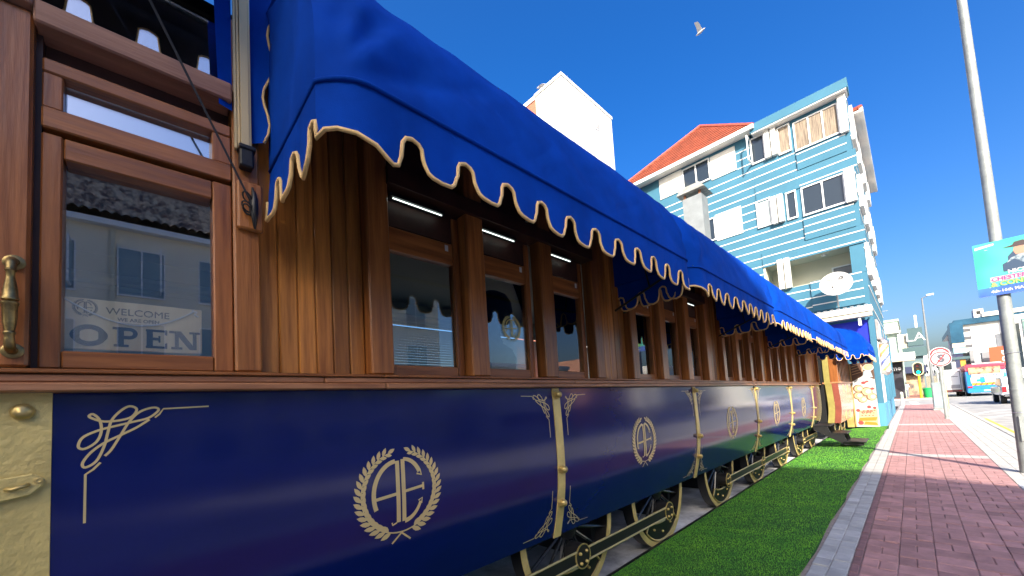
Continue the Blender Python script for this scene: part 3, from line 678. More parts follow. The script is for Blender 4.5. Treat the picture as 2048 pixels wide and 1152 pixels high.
    # seam bar, front tube and arms
    MB().tube([(xw, y0, zs + .004)] + [(xf + .004 - .10 * max(0, 1 - e_ / .16) ** 2.2, y0 + e_, zs + .004) for e_ in (0, .01, .025, .045, .07, .10, .13, .16)] + [(xf + .004 - .10 * max(0, 1 - e_ / .16) ** 2.2, y1 - e_, zs + .004) for e_ in (.16, .13, .10, .07, .045, .025, .01, 0)] + [(xw, y1, zs + .004)], .0085, 6).build('seam_welt', FABRIC, root, smooth=True)
    MB().tube([(xf - .035, y0 + .12, zs + .01), (xf - .035, y1 - .12, zs + .01)], .016, 8).build('front_bar', BLACK, root)
    for yy in ((y1 - .06,) if y0 < 1 else (y0 + .06, y1 - .06)):
        MB().tube([(xf - .03, yy, zs + .01), (xw, yy, zs - .25)], .011, 6).build('arm', STEEL if False else BLACK, root)
        MB().tube([((xf + xw) / 2, yy, zs - .12), (xw + .25, yy, zs + .55)], .008, 6).build('arm_strut', BLACK, root)
    return root
awning('nearest blue canvas awning with cream scalloped edge over the first three windows', .42, 3.37, ny=190, seed=1.3)
awning('second blue awning from the camera, in front of the metal flue', 3.41, 6.24, ny=56, seed=4.1)
awning('third blue awning from the camera along the train', 6.28, 9.0, ny=40, seed=7.7)
awning('fourth blue awning from the camera, its piping catching the sun', 9.04, 11.78, ny=30, seed=9.2, far=True)
awning('fifth blue awning, over the entrance steps', 11.82, 14.7, ny=26, seed=12.2, far=True)
awning('farthest blue awning, next to the coffee poster board', 15.6, 19.2, dx=.36, dz=-.02, ny=26, seed=15.2, far=True)
# raised awning over the door, seen mainly mirrored in the glass above the beam
def raised():
    root = thing('folded_awning', (-1.95, -1.2, 3.4), 'raised blue awning above the door, folded back against the train', 'awning', 'blue awnings along the train')
    y0, y1 = -3.0, .27; xf = -1.60; zs = 3.58
    b = MB(); V = []; F = []; pr = [(xf, zs), (xf - .02, 3.56), (xf - .12, 3.66), (-1.94, 3.70)]
    for j in range(21):
        y = y0 + (y1 - y0) * j / 20; V += [(x + .01 * noise.noise((y * 3, z, 2)), y, z + .012 * noise.noise((y * 3, z * 4, 7))) for x, z in pr]
    for j in range(20):
        for i in range(3): F.append((4 * j + i, 4 * j + 4 + i, 4 * j + 5 + i, 4 * j + 1 + i))
    b.add(V, F); b.build('canopy', FABRIC, root, smooth=True)
    pts = []; y = y0 + .03
    offs = -.235
    n = 14
    for i in range(n):
        u0 = .16 + .07 - .24 * (n - 1 - i) - .16 - .0
        for a, d in ((0, .13), (.008, .20), (.03, .245), (.08, .25), (.13, .243), (.152, .20), (.16, .13), (.175, .118), (.2, .112), (.225, .118)): pts.append(((u0 - .07 - .163 + .24 + a) * .95 - .012, d))
    pts = [p for p in pts if p[0] < y1 + .05]
    VV = []; path = []
    for u, d in pts: VV += [(xf, u, zs), (xf + .004, u, zs - d)]; path.append((xf + .006, u, zs - d))
    v_ = MB().add(VV, [(2 * i, 2 * i + 1, 2 * i + 3, 2 * i + 2) for i in range(len(pts) - 1)]).build('valance', FABRIC, root)
    MB().tube(path, .0068, 5).build('piping', CREAM, v_)
    SHADEM = mat('awning_shade_black', (.006, .006, .008), .8)  # black sheets inside the canvas stand in for shade under the raised awning
    MB().add([(a - .004, b_, c) for a, b_, c in VV], [(2 * i, 2 * i + 1, 2 * i + 3, 2 * i + 2) for i in range(len(pts) - 1)]).build('shade_sheet', SHADEM, v_); box('shade_sheet', SHADEM, root, -1.94, xf - .045, y0, y1, 3.52, 3.53)
    MB().tube([(xf - .02, y0, zs), (xf - .02, y1, zs)], .016, 8).build('front_bar', BLACK, root)
    # bunched end flap hanging beside the aluminium track
    V = []; path = []
    for i in range(19):
        z = 2.74 + .043 * i; w_ = .05 + .022 * math.sin(i * .9) + .004 * i; V += [(-1.935, .352, z), (-1.90 + .008 * math.sin(i * .7), .352 + w_ * .75, z)]; path.append((-1.897 + .008 * math.sin(i * .7), .354 + w_ * .75, z))
    fl = MB().add(V, [(2 * i, 2 * i + 1, 2 * i + 3, 2 * i + 2) for i in range(18)]).build('end_flap', FABRIC, root, smooth=True)
    MB().tube(path, .006, 5).build('piping', CREAM, fl, smooth=True)
    V = []
    for i in range(10): z = 2.86 + .07 * i; V += [(-1.94, .283, z), (-1.925, .235 - .002 * i, z)]
    MB().add(V, [(2 * i, 2 * i + 1, 2 * i + 3, 2 * i + 2) for i in range(9)]).build('end_flap', FABRIC, root)
    return root
raised()
# aluminium track, end cap, cleat and belt
tk = thing('awning_track', (-1.94, .315, 2.69), 'champagne aluminium awning track on the wooden post beside the door', 'track')
b = MB()
for y0, y1, x1 in ((.288, .296, -1.925), (.298, .306, -1.918), (.308, .338, -1.905), (.340, .347, -1.912)): b.box(-1.944, x1, y0, y1, 2.69, 3.5)
b.build('track_rail', ALU, tk)
e = MB().box(-1.944, -1.895, .302, .352, 2.605, 2.688).bevel(.006).build('end_cap', BLACK, tk); box('end_cap_flange', BLACK, tk, -1.944, -1.888, .298, .36, 2.680, 2.700, .004)
cl = thing('rope_cleat', (-1.94, .34, 2.33), 'black belt cleat with looped cord on a small wooden block', 'cleat')
MB().box(-1.944, -1.915, .292, .388, 2.335, 2.55).bevel(.008).build('block', WOODV, cl)
b = MB(); b.tube([(-1.905, .345, 2.52), (-1.890, .349, 2.485), (-1.888, .349, 2.45), (-1.888, .348, 2.40), (-1.890, .349, 2.365), (-1.905, .352, 2.338)], [.004, .010, .015, .015, .010, .004], 10)
b.box(-1.915, -1.882, .333, .362, 2.395, 2.468); b.build('horn', BLACK, cl, smooth=40)
MB().lathe((-1.882, .348, 2.452), (1, 0, 0), [(0, .007), (.003, .007), (.004, .003)], 12).build('screw', STEEL, cl)
for z, w_ in ((2.462, .03), (2.42, .036), (2.408, .03)):
    P = [(-1.885 + .012 * math.sin(t), .33 - .002 + w_ * .5 * math.cos(t) * -1 - .006, z + .014 * math.sin(t * 1.0) + .01 * math.cos(t)) for t in np.linspace(0, 2 * math.pi, 18)]
    MB().tube(P, .0035, 6).build('cord_loop', CABLE, cl, smooth=True)
bt = MB(); A = Vector((-1.895, .335, 2.455)); Bv = Vector((-1.84, .02, 3.10)); t = (Bv - A).normalized(); s_ = Vector((0, 0, 1)).cross(t).normalized() * .0; w = Vector((0, .004, .002)); n_ = Vector((.001, 0, 0))
B2 = A + (Bv - A) * 1.5
bt.prism([A - w, A + w, A + w + n_, A - w + n_], B2 - A)
tag(bt.build('awning_belt', CABLE, None, org=(-1.895, .335, 2.455)), 'thin black belt running from the cleat up across the door top', 'belt')
# ================================================================ OPEN SIGN
SX = -2.045
sg = thing('open_sign', (SX, 0, 1.80), 'pale wooden WELCOME OPEN sign hanging inside the door glass', 'sign')
SW = mat('sign_wood', (.86, .74, .46), .6, col2=(.74, .58, .32), vscale=3, stretch=(5, 5, .5))
MB().box(SX - .012, SX, -.21, .182, 1.803, 1.990).bevel(.002).build('board', SW, sg)
INK = mat('sign_ink', (.008, .01, .05), .6); INKD = mat('sign_print', (.02, .015, .015), .6)
f = lambda a, b_: (SX + .0015, a, b_)
EMB.build('print', INKD, sg, lambda a, b_: (SX + .0015, -.148 + a * .034, 1.956 + b_ * .034))
text_mesh('WELCOME', .036, (SX + .001, -.008, 1.950), (0, 1, 0), (0, 0, 1), INKD, 'print', sg, ext=.0006, sx=1.02)
text_mesh('WE ARE OPEN', .018, (SX + .001, -.008, 1.921), (0, 1, 0), (0, 0, 1), INKD, 'print', sg, ext=.0006, bold=.0004)
O = D2(); zb, zt = 1.818, 1.892; h = zt - zb; zm = (zb + zt) / 2
O.stroke(arc(-.138, zm, .036, .031, 0, 360, 32), .017)
for sx in (-1, 1): O.stroke(arc(-.138, zm, .035, .029, -40 if sx > 0 else 140, 40 if sx > 0 else 220, 10), .014, wm=.024)
def stem(x, w=.018): O.poly([(x - w / 2, zb), (x + w / 2, zb), (x + w / 2, zt), (x - w / 2, zt)])
def serif(x, z, w, hh=.009): O.poly([(x - w / 2, z - hh / 2), (x + w / 2, z - hh / 2), (x + w / 2, z + hh / 2), (x - w / 2, z + hh / 2)])
stem(-.058); serif(-.056, zb + .0045, .040); serif(-.064, zt - .0045, .03); O.stroke([(-.058, zt - .006), (-.035, zt - .006)] + arc(-.035, zt - .022, .017, .016, 90, -90, 12) + [(-.058, zt - .038)], .013)
stem(.022); serif(.042, zb + .0045, .062); serif(.042, zt - .0045, .062); serif(.036, zm, .03, .011); O.poly([(.066, zb), (.073, zb), (.073, zb + .024), (.066, zb + .02)]); O.poly([(.066, zt), (.073, zt), (.073, zt - .022), (.066, zt - .018)]); serif(.05, zm, .006, .026)
stem(.102, .012); serif(.102, zb + .0045, .034); serif(.094, zt - .0045, .03); stem(.158, .012); serif(.158, zt - .0045, .034); O.poly([(.092, zt), (.115, zt), (.164, zb), (.142, zb)])
O.build('print', INK, sg, lambda a, b_: (SX + .0022, a, b_))
ROPE = mat('white_cord', (.75, .75, .72), .8)
MB().tube([(SX + .006, -.213 + .37 * u, 1.993 - .085 * math.sin(math.pi * u ** 1.05) ** .9 + -.012 * u) for u in np.linspace(0, 1, 24)], .0032, 6).build('cord', ROPE, sg, smooth=True)
MB().tube([(SX + .006, .15, 1.984), (SX + .008, .165, 1.976), (SX + .006, .158, 1.966), (SX + .008, .17, 1.957)], .004, 6).build('cord_knot', ROPE, sg, smooth=True)
# dark bust standing inside behind the second window
bu = MB(); bu.lathe((-2.62, 2.33, 1.75), (0, 0, 1), [(0, .16), (.03, .17), (.10, .19), (.20, .20), (.28, .17), (.34, .09), (.40, .065), (.46, .07), (.50, .13), (.56, .175), (.64, .19), (.72, .18), (.79, .14), (.83, .07), (.84, 0)], 20)
tag(bu.build('display_bust', mat('matt_black', (.01, .01, .011), .7), None, org=(-2.62, 2.33, 1.75), smooth=True), 'dark head and shoulders display bust inside behind the second window', 'bust')
sh_ = thing('display_stand', (-2.62, 2.33, .56), 'dark stand under the display bust inside the train', 'stand'); box('column', BLACK, sh_, -2.72, -2.52, 2.23, 2.43, .56, 1.75)
# ================================================================ BLUE BUILDING
TEAL = mat('teal_wall', (.038, .145, .22), .8, var=.07, vscale=.9, bump=.1, bscale=60)
WALL = mat('white_wall', (.70, .69, .65), .85, var=.12, vscale=.8, bump=.15, bscale=30)
CREAMW = mat('cream_wall', (.62, .58, .44), .85, var=.06, vscale=.7)
TILE = mat('red_roof_tile', (.27, .065, .03), .8, var=.25, vscale=3, bump=.3, bscale=8)
DKGL = mat('dark_window', (.02, .03, .04), .08, spec=.7); CURT = mat('curtain', (.36, .29, .21), .8, col2=(.07, .05, .04), vscale=6, stretch=(14, 14, .3))
bb = thing('blue_apartment_building', (-5.5, 20.3, -.2), 'pale blue apartment block with white stripes, white window surrounds and red tiled roof', 'building')
YF = 20.3; k_ = YF / 20.0
def SXp(x): return x * k_
def SZp(z): return 1.5 + (z - 1.5) * k_
def fb(name, m, x0, x1, z0, z1, y0, y1, parent=None): return box(name, m, parent or bb, SXp(x0), SXp(x1), y0, y1, SZp(z0), SZp(z1))
# walls
fb('wall', TEAL, -10.9, -4.15, -.2, 13.3, YF + .004, YF + 10); fb('wall', TEAL, -4.149, -.84, 7.2, 13.1, YF, YF + 10.6)
fb('wall', TEAL, -4.149, -.84, -.2, 5.9, YF, YF + 10.6); fb('balcony_back_wall', CREAMW, -4.10, -.84, 5.9, 7.2, YF + 1.2, YF + 10.6)
fb('balcony_ceiling', CREAMW, -4.10, -.90, 7.12, 7.19, YF + .03, YF + 1.2); fb('balcony_return', TEAL, -1.25, -.84, 5.91, 7.19, YF + .01, YF + 1.2); fb('balcony_return', CREAMW, -4.149, -4.08, 5.91, 7.19, YF + .01, YF + 1.2)
fb('parapet_fascia', TEAL, -4.05, -.74, 13.08, 13.46, YF - .42, YF + .3); fb('soffit', WALL, -4.0, -.78, 13.03, 13.078, YF - .40, YF + .3)
for z0, z1, x1 in ((10.02, 10.76, -.74), (7.05, 7.72, -.76)):
    fb('bay_slab', TEAL, -4.149, x1, z0, z1, YF - .04, YF - .001)
for z0, z1 in ((10.77, 11.5), (7.73, 8.66), (4.7, 5.95)):
    fb('bay_parapet', TEAL, -2.56, -.98, z0, z1, YF - .07, YF - .001)
    nb = int((z1 - z0) / .30)
    for i in range(nb): z = z0 + (i + .85) * (z1 - z0) / nb; fb('stripe', WALL, -2.56, -.97, z - .02, z + .02, YF - .082, YF - .071)
for z in [x for x in np.arange(4.55, 11.7, .37)]:
    if 6.0 < z < 7.05: continue
    if not (8.75 < z < 10.25 ): fb('stripe', WALL, -4.14, -2.57, z - .02, z + .02, YF - .052 if (10.02 < z < 10.76 or 7.05 < z < 7.72) else YF - .012, YF - (.041 if (10.02 < z < 10.76 or 7.05 < z < 7.72) else .0005))
    if 10.05 < z < 10.76 or 7.05 < z < 7.72: fb('stripe', WALL, -2.569, -.75, z - .02, z + .02, YF - .052, YF - .0405)
for z in np.arange(4.55, 13.0, .37):
    if not (8.85 < z < 10.3 or 11.9 < z < 13.3): fb('stripe', WALL, -10.8, -4.16, z - .02, z + .02, YF - .008, YF + .0035)
    else: fb('stripe', WALL, -4.76, -4.20, z - .02, z + .02, YF - .008, YF + .0035)
# windows, panels, columns
def win(x0, x1, z0, z1, y, nm=1, glassm=None, parent=None, curtain=False):
    f_ = fb('window_frame', WHITE, x0, x1, z1 - .05, z1, y - .07, y); g = glassm or DKGL
    fb('window_sill', WHITE, x0, x1, z0, z0 + .06, y - .08, y, f_); fb('window_jamb', WHITE, x0, x0 + .05, z0 + .061, z1 - .051, y - .07, y, f_); fb('window_jamb', WHITE, x1 - .05, x1, z0 + .061, z1 - .051, y - .07, y, f_)
    xs = np.linspace(x0 + .05, x1 - .05, nm + 1)
    for i in range(nm): fb('pane', g, xs[i] + .01, xs[i + 1] - .01, z0 + .062, z1 - .052, y - .02, y - .003, f_)
    for i in range(1, nm): fb('mullion', WHITE, xs[i] - .025, xs[i] + .025, z0 + .062, z1 - .052, y - .065, y - .002, f_)
    if curtain: fb('curtain', CURT, x0 + .06, x1 - .06, z0 + .065, z1 - .06, y - .032, y - .021, f_)
    return f_
yl = YF + .004
fb('white_panel', WALL, -8.44, -7.25, 12.10, 13.2, yl - .04, yl); fb('white_panel', WALL, -5.88, -4.79, 11.95, 13.1, yl - .04, yl); fb('white_panel', WALL, -5.89, -4.78, 8.92, 10.2, yl - .04, yl)
win(-7.22, -5.92, 12.03, 13.12, yl, 2); win(-7.1, -5.91, 9.0, 10.12, yl, 2); win(-4.17, -3.62, 11.82, 13.03, YF, 1); win(-4.18, -3.63, 8.86, 10.1, YF, 1, mat('pale_blind', (.45, .52, .5), .6))
w_ = MB(); xa, za, zb_ = SXp(-4.17), SZp(11.86), SZp(13.0)
w_.box(xa - .02, xa + .03, YF - .55, YF - .06, za, za + .05).box(xa - .02, xa + .03, YF - .55, YF - .06, zb_ - .05, zb_).box(xa - .02, xa + .03, YF - .58, YF - .53, za, zb_); w_.build('open_sash', WHITE, bb)
for z0, z1 in ((11.83, 13.03), (8.83, 10.01), (5.92, 7.19)):
    for x0 in (-3.60, -3.36): fb('white_fin', WALL, x0, x0 + .19, z0 - .02, z1, YF - .20, YF - .0)
win(-3.14, -2.68, 11.73, 12.95, YF, 1, curtain=True); win(-2.57, -1.10, 11.58, 12.85, YF, 3, curtain=True); win(-3.08, -2.71, 8.80, 10.0, YF, 1); win(-2.54, -1.16, 8.75, 9.98, YF, 2)
fb('white_pier', WALL, -1.095, -.85, 11.5, 13.0, YF - .20, YF - .0); fb('white_pier', WALL, -1.155, -.85, 8.7, 10.0, YF - .20, YF - .0)
win(-1.95, -1.27, 5.95, 6.62, YF + 1.2, 1, mat('grey_shutter', (.25, .24, .25), .6))
MB().lathe((SXp(-2.1), YF + .6, SZp(7.12)), (0, 0, -1), [(0, .09), (.05, .09), (.06, .05), (.09, 0)], 12).build('balcony_lamp', WHITE, bb)
# street side: white window boxes
for z0, z1 in ((11.5, 12.9), (8.7, 10.0), (5.9, 7.2)):
    for i in range(4): box('side_window_surround', WALL, bb, SXp(-.84), SXp(-.84) + .12, YF + .7 + i * 2.5, YF + 2.0 + i * 2.5, SZp(z0), SZp(z1))
for z in np.arange(4.6, 12.9, .75): box('side_stripe', WALL, bb, SXp(-.84), SXp(-.84) + .02, YF + .02, YF + 10.5, SZp(z) - .02, SZp(z) + .02)
# roofs
ze = SZp(13.38)
def hip(name, c, ap, ap2, par):
    """c: four eave corners fl,fr,br,bl ; ap, ap2: ridge ends"""
    b = MB(); b.add([*c, ap, ap2], [(0, 1, 4), (1, 2, 5, 4), (2, 3, 5), (3, 0, 4, 5)]); o = b.build(name, TILE, par)
    q = MB(); nr = 15                                            # stepped tile courses on the front and right faces
    for A, B, C, D in ((c[0], c[1], ap, ap), (c[1], c[2], ap2, ap)):
        A, B, C, D = map(Vector, (A, B, C, D)); nrm = (B - A).cross(D - A).normalized()
        for r_ in range(nr):
            u0, u1 = r_ / nr, (r_ + 1) / nr + .01
            a0 = A.lerp(D, u0); b0 = B.lerp(C, u0); a1 = A.lerp(D, min(1, u1)); b1 = B.lerp(C, min(1, u1))
            q.add([a0 + nrm * .06, b0 + nrm * .06, b1 + nrm * .015, a1 + nrm * .015, a0 - nrm * .01, b0 - nrm * .01], [(0, 1, 2, 3), (4, 5, 1, 0)])
    tag(q.build('roof_tiles', TILE, o, recalc=False), kind='stuff')
    cap = MB()
    for P, Q in ((c[0], ap), (c[1], ap), (ap, ap2)):
        P, Q = Vector(P), Vector(Q); cap.tube([P + Vector((0, 0, .04)), Q + Vector((0, 0, .05))], .09, 6)
    cap.build('ridge_tiles', mat('ridge_tile', (.42, .08, .05), .8, var=.2, vscale=6), o); return o
xl, xr = SXp(-11.0), SXp(-3.92)
hip('roof', ((xl, YF - .45, ze), (xr, YF - .45, ze), (xr, YF + 10.6, ze), (xl, YF + 10.6, ze)), (-7.05, YF + 2.55, 16.75), (-7.05, YF + 7.5, 16.75), bb)
box('gutter', WALL, bb, xl - .05, xr + .05, YF - .56, YF - .44, ze - .16, ze + .02); box('eave_soffit', WALL, bb, xl, xr, YF - .44, YF + .04, ze - .12, ze - .05)
hip('roof', ((-4.0, YF + 1.2, 13.1), (-.50, YF + 1.2, 13.05), (-.50, YF + 10.9, 13.05), (-4.0, YF + 10.9, 13.1)), (-2.4, YF + 3.5, 14.2), (-2.4, YF + 9, 14.2), bb)
box('side_soffit', WALL, bb, -.86, -.555, YF + 1.2, YF + 10.9, 12.93, 12.99); box('side_gutter', WALL, bb, -.55, -.43, YF + 1.2, YF + 10.9, 12.90, 13.06)
# ground floor: canopy, blue fascia, corner pillars, posters
box('shop_canopy', WALL, bb, -2.6, -.80, YF - .75, YF - .352, 4.33, 4.55); cr = MB()
for i in range(9): cr.box(-2.6 + i * .2, -2.5 + i * .2, YF - .78, YF - .36, 4.551, 4.59)
cr.build('canopy_sheeting', STEEL, bb); box('canopy_frame', CREAMW, bb, -2.6, -.82, YF - .70, YF - .353, 4.16, 4.325)
COB = mat('cobalt_sign', (.0, .012, .55), .5); box('blank_blue_sign', COB, bb, -2.3, -.97, YF - .16, YF - .1, 2.75, 4.08)
box('downpipe', WHITE, bb, -1.22, -1.14, YF - .62, YF - .36, 3.85, 4.3)
box('corner_pillar', TEAL, bb, -.965, -.80, YF - .22, YF + .12, -.2, 4.15); box('corner_pillar_base', mat('blue_plinth', (.08, .27, .42), .7), bb, -.97, -.785, YF - .23, YF + .14, -.2, .85)
for i in range(4):
    y0 = YF + .6 + i * 2.6; box('shop_wall', WALL, bb, -.86, -.80, y0, y0 + 1.7, .85, 3.3); box('shop_plinth', mat('blue_plinth', (0, 0, 0)), bb, -.87, -.785, y0 - .2, y0 + 1.9, -.1, .849)
    box('shop_pillar', TEAL, bb, -.86, -.70, y0 + 1.75, y0 + 2.0, .86, 4.1)
box('fascia_board', mat('grey_fascia', (.3, .28, .28), .6, var=.3, vscale=3), bb, -.80, -.74, YF + .3, YF + 9.5, 3.32, 4.1)
box('poster', mat('faded_poster', (.6, .52, .52), .6, var=.35, vscale=7), bb, -.735, -.73, YF + .5, YF + 2.2, 3.34, 4.08)
# barber pole
bp = thing('barber_pole', (-.66, 21.3, 2.0), 'barber pole with orange and blue spiral stripes on the corner wall', 'barber pole')
MB().lathe((-.66, 21.3, 2.1), (0, 0, 1), [(0, .13), (1.05, .13)], 20).build('glass_tube', mat('barber_white', (.8, .78, .72), .3), bp, smooth=40)
for ph, mm in ((0, mat('barber_orange', (.75, .28, .03), .4)), (2.1, mat('barber_blue', (.02, .06, .35), .4)), (4.2, mat('barber_orange', (0, 0, 0)))):
    V = []; n = 40
    for i in range(n + 1):
        t = ph + i / n * 6.3; z = 2.1 + 1.05 * i / n
        for dt in (-.45, 0, .45): V.append((-.66 + .134 * math.cos(t + dt), 21.3 + .134 * math.sin(t + dt), min(3.15, max(2.1, z))))
    MB().add(V, [(3 * i + q, 3 * i + q + 1, 3 * i + q + 4, 3 * i + q + 3) for i in range(n) for q in range(2)]).build('spiral_stripe', mm, bp, smooth=True, recalc=False)
MB().lathe((-.66, 21.3, 3.15), (0, 0, 1), [(0, .16), (.08, .17), (.16, .12), (.24, .06), (.28, 0)], 16).build('cap', STEEL, bp, smooth=40); MB().lathe((-.66, 21.3, 2.1), (0, 0, -1), [(0, .16), (.08, .16), (.14, .1), (.2, 0)], 16).build('base_cap', STEEL, bp, smooth=40)
box('wall_bracket', STEEL, bp, -.80, -.70, 21.25, 21.35, 2.5, 2.6)
# satellite dish
ds = thing('satellite_dish', (-1.75, 19.55, 4.9), 'white satellite dish on the blue balcony front above the awnings', 'satellite dish')
dc = Vector((-1.72, 19.45, 5.52)); ax = Vector((.10, -.93, .28)).normalized()
b = MB(); b.lathe(dc, ax, [(0, .03), (.01, .15), (.03, .28), (.06, .40), (.10, .49), (.11, .50), (.10, .48), (.055, .39), (.025, .27), (.004, .14), (-.008, .0)], 32); b.build('reflector', mat('dish_white', (.5, .5, .48), .45, var=.06, vscale=2), ds, smooth=40)
MB().tube([dc - ax * .0, dc - ax * .12, (-1.74, 19.62, 5.2), (-1.76, 19.94, 4.72)], .03, 8).build('mount_arm', STEEL, ds)
MB().tube([dc + ax * .05 + Vector((-.02, 0, -.46)), dc + ax * .42 + Vector((-.12, 0, -.25))], .014, 6).build('feed_arm', STEEL, ds); MB().lathe(dc + ax * .42 + Vector((-.12, 0, -.25)), -ax, [(0, .03), (.08, .03), (.1, .015)], 10).build('feed_horn', BLACK, ds)
R_ = Vector((1, .08, 0)).normalized(); U_ = ax.cross(R_) * -1; U_ = U_ if U_.z > 0 else -U_
text_mesh('FIGHT', .11, dc + ax * .06 + U_ * .22 - R_ * .10, R_, U_, INKD, 'lettering', ds, ext=.004); text_mesh('O', .17, dc + ax * .07 + U_ * .23 + R_ * .17, R_, U_, INKD, 'lettering', ds, ext=.004, bold=.004); text_mesh('2', .07, dc + ax * .07 + U_ * .17 + R_ * .26, R_, U_, INKD, 'lettering', ds, ext=.004)
# coffee and waffle poster board
pb = thing('poster_board', (-1.28, 19.72, 0), 'tall advertising board with coffee cup, cream rolls and berry waffle pictures', 'poster board')
box('board', mat('board_white', (.55, .53, .5), .5), pb, -1.60, -.96, 19.72, 19.78, .0, 2.42); box('board_frame', mat('wood_frame', (.45, .27, .09), .5), pb, -1.64, -1.602, 19.71, 19.79, 0, 2.42)
def flat(name, m, pts, off): MB().add([(x, 19.72 - off, z) for x, z in pts], [tuple(range(len(pts)))]).build(name, m, pb, recalc=False)
def ell(cx, cz, rx, rz, n=24): return [(cx + rx * math.cos(2 * math.pi * i / n), cz + rz * math.sin(2 * math.pi * i / n)) for i in range(n)]
PK = {n: mat('print_' + n, c, .5) for n, c in dict(brown=(.10, .05, .03), tan=(.55, .33, .16), cream=(.5, .38, .22), white=(.55, .52, .46), red=(.55, .05, .05), orange=(.55, .2, .02), grey=(.30, .38, .42), choc=(.16, .07, .035), skin=(.62, .36, .22)).items()}
flat('print', PK['brown'], [(-1.60, 1.72), (-1.25, 1.95), (-.96, 1.75), (-.96, 2.42), (-1.60, 2.42)], .002)
for i in range(4): flat('print', PK['tan'], [(-1.58, 1.98 + i * .10), (-1.3, 2.06 + i * .10), (-1.3, 2.08 + i * .10), (-1.58, 2.0 + i * .1)], .003)
flat('print', PK['skin'], [(-1.42, 2.42), (-1.33, 2.42), (-1.22, 2.2), (-1.28, 2.06), (-1.36, 2.2)], .0035)
flat('print', PK['grey'], [(-1.28, 1.85), (-1.0, 1.85), (-1.05, 2.1), (-1.24, 2.1)], .003); flat('print', PK['white'], ell(-1.10, 2.22, .15, .135), .0045); flat('print', PK['tan'], ell(-1.10, 2.235, .13, .11), .0055); flat('print', PK['cream'], ell(-1.08, 2.23, .09, .075), .0065)
flat('print', PK['white'], [(-1.14, 1.9), (-1.11, 1.86), (-1.08, 1.9), (-1.09, 1.94), (-1.11, 1.92), (-1.13, 1.94)], .006)
flat('print', PK['white'], [(-1.58, .88), (-.97, .88), (-.97, 1.78), (-1.58, 1.6)], .0025)
for cx, cz, r in ((-1.45, 1.45, .15), (-1.47, 1.18, .15), (-1.36, 1.04, .14), (-1.22, 1.32, .17), (-1.1, 1.12, .15)):
    for j, (kk, mm) in enumerate(((1, 'choc'), (.82, 'cream'), (.62, 'tan'), (.45, 'white'))): flat('print', PK[mm], ell(cx + (1 - kk) * r * .5, cz, r * kk, r * kk), .0035 + j * .001 + cx * -.0005)
for cx, cz, r in ((-1.28, 1.66, .07), (-1.05, 1.42, .06), (-1.18, 1.70, .05)): flat('print', PK['red'], ell(cx, cz, r, r * .75), .009)
flat('print', PK['cream'], [(-1.55, .06), (-1.0, .03), (-.98, .66), (-1.5, .62)], .0025); flat('print', PK['orange'], [(-1.55, .22), (-1.05, .22), (-1.0, .36), (-1.5, .34)], .0035); flat('print', PK['orange'], [(-1.4, .08), (-1.0, .05), (-1.05, .16), (-1.35, .2)], .0036)
for i in range(4):
    for j in range(3): flat('print', PK['choc'], ell(-1.42 + i * .1 + j * .03, .42 + j * .09, .028, .018, 10), .0045)
for cx, cz, r in ((-1.48, .15, .08), (-1.52, .62, .06), (-1.2, .74, .06), (-1.05, .7, .05)): flat('print', PK['red'], ell(cx, cz, r, r), .005)
text_mesh('Wafer', .14, (-1.27, 19.714, .56), (1, .0, .15), (-.15, 0, 1), PK['red'], 'print', pb, ext=.0008, bold=.003)
sw_=thing('wooden_stall', (-1.77, 19.6, 0), 'narrow dark wooden stall with a yellow box between train end and poster board', 'stall')
box('back_panel', mat('dark_stall', (.10, .07, .04), .7), sw_, -1.9, -1.645, 19.74, 19.8, 0, 2.5); box('yellow_box', mat('stall_yellow', (.38, .28, .08), .6, var=.2, vscale=5), sw_, -1.85, -1.66, 19.5, 19.7, 0, .8)
# ================================================================ WHITE TOWER, FLUE, GULLS
tw = thing('white_tower', (-10, 14.5, -.2), 'tall plain white stair tower with a brick flank behind the train', 'building')
box('shaft', WALL, tw, -10.46, -9.0, 12.6, 16.45, -.2, 15.2); box('coping', WALL, tw, -10.5, -8.97, 12.56, 16.5, 15.201, 15.33)
bk = box('brick_flank', mat('salmon_brick', (.45, .15, .09), .85, var=.25, vscale=9, stretch=(1, 1, 6)), tw, -12.6, -10.461, 12.62, 16.4, -.2, 15.1); box('flank_coping', WALL, tw, -12.65, -10.51, 12.58, 16.45, 15.101, 15.3)
MB().tube([(-8.99, 15.0, 14.0), (-8.85, 15.0, 14.15), (-8.85, 15.0, 14.5)], .03, 6).build('aerial_bracket', STEEL, tw)
fl_ = thing('metal_flue', (-5.4, 16.1, -.2), 'square galvanised metal flue with a small hood behind the second awning', 'flue')
GALV = mat('galvanised', (.26, .28, .28), .5, metal=.4, var=.12, vscale=3)
box('duct', GALV, fl_, -5.78, -5.05, 15.75, 16.4, -.2, 9.45); b = MB(); b.prism([(-5.95, 15.6, 9.62), (-4.88, 15.6, 9.62), (-5.05, 15.6, 9.85), (-5.78, 15.6, 9.85)], (0, 1.0, 0)); b.build('hood', mat('flue_hood', (.3, .3, .28), .6, metal=.3, var=.3, vscale=5), fl_)
for x in (-5.7, -5.13): box('hood_leg', mat('rusty', (.25, .1, .05), .8), fl_, x - .04, x + .04, 15.78, 15.86, 9.45, 9.62)
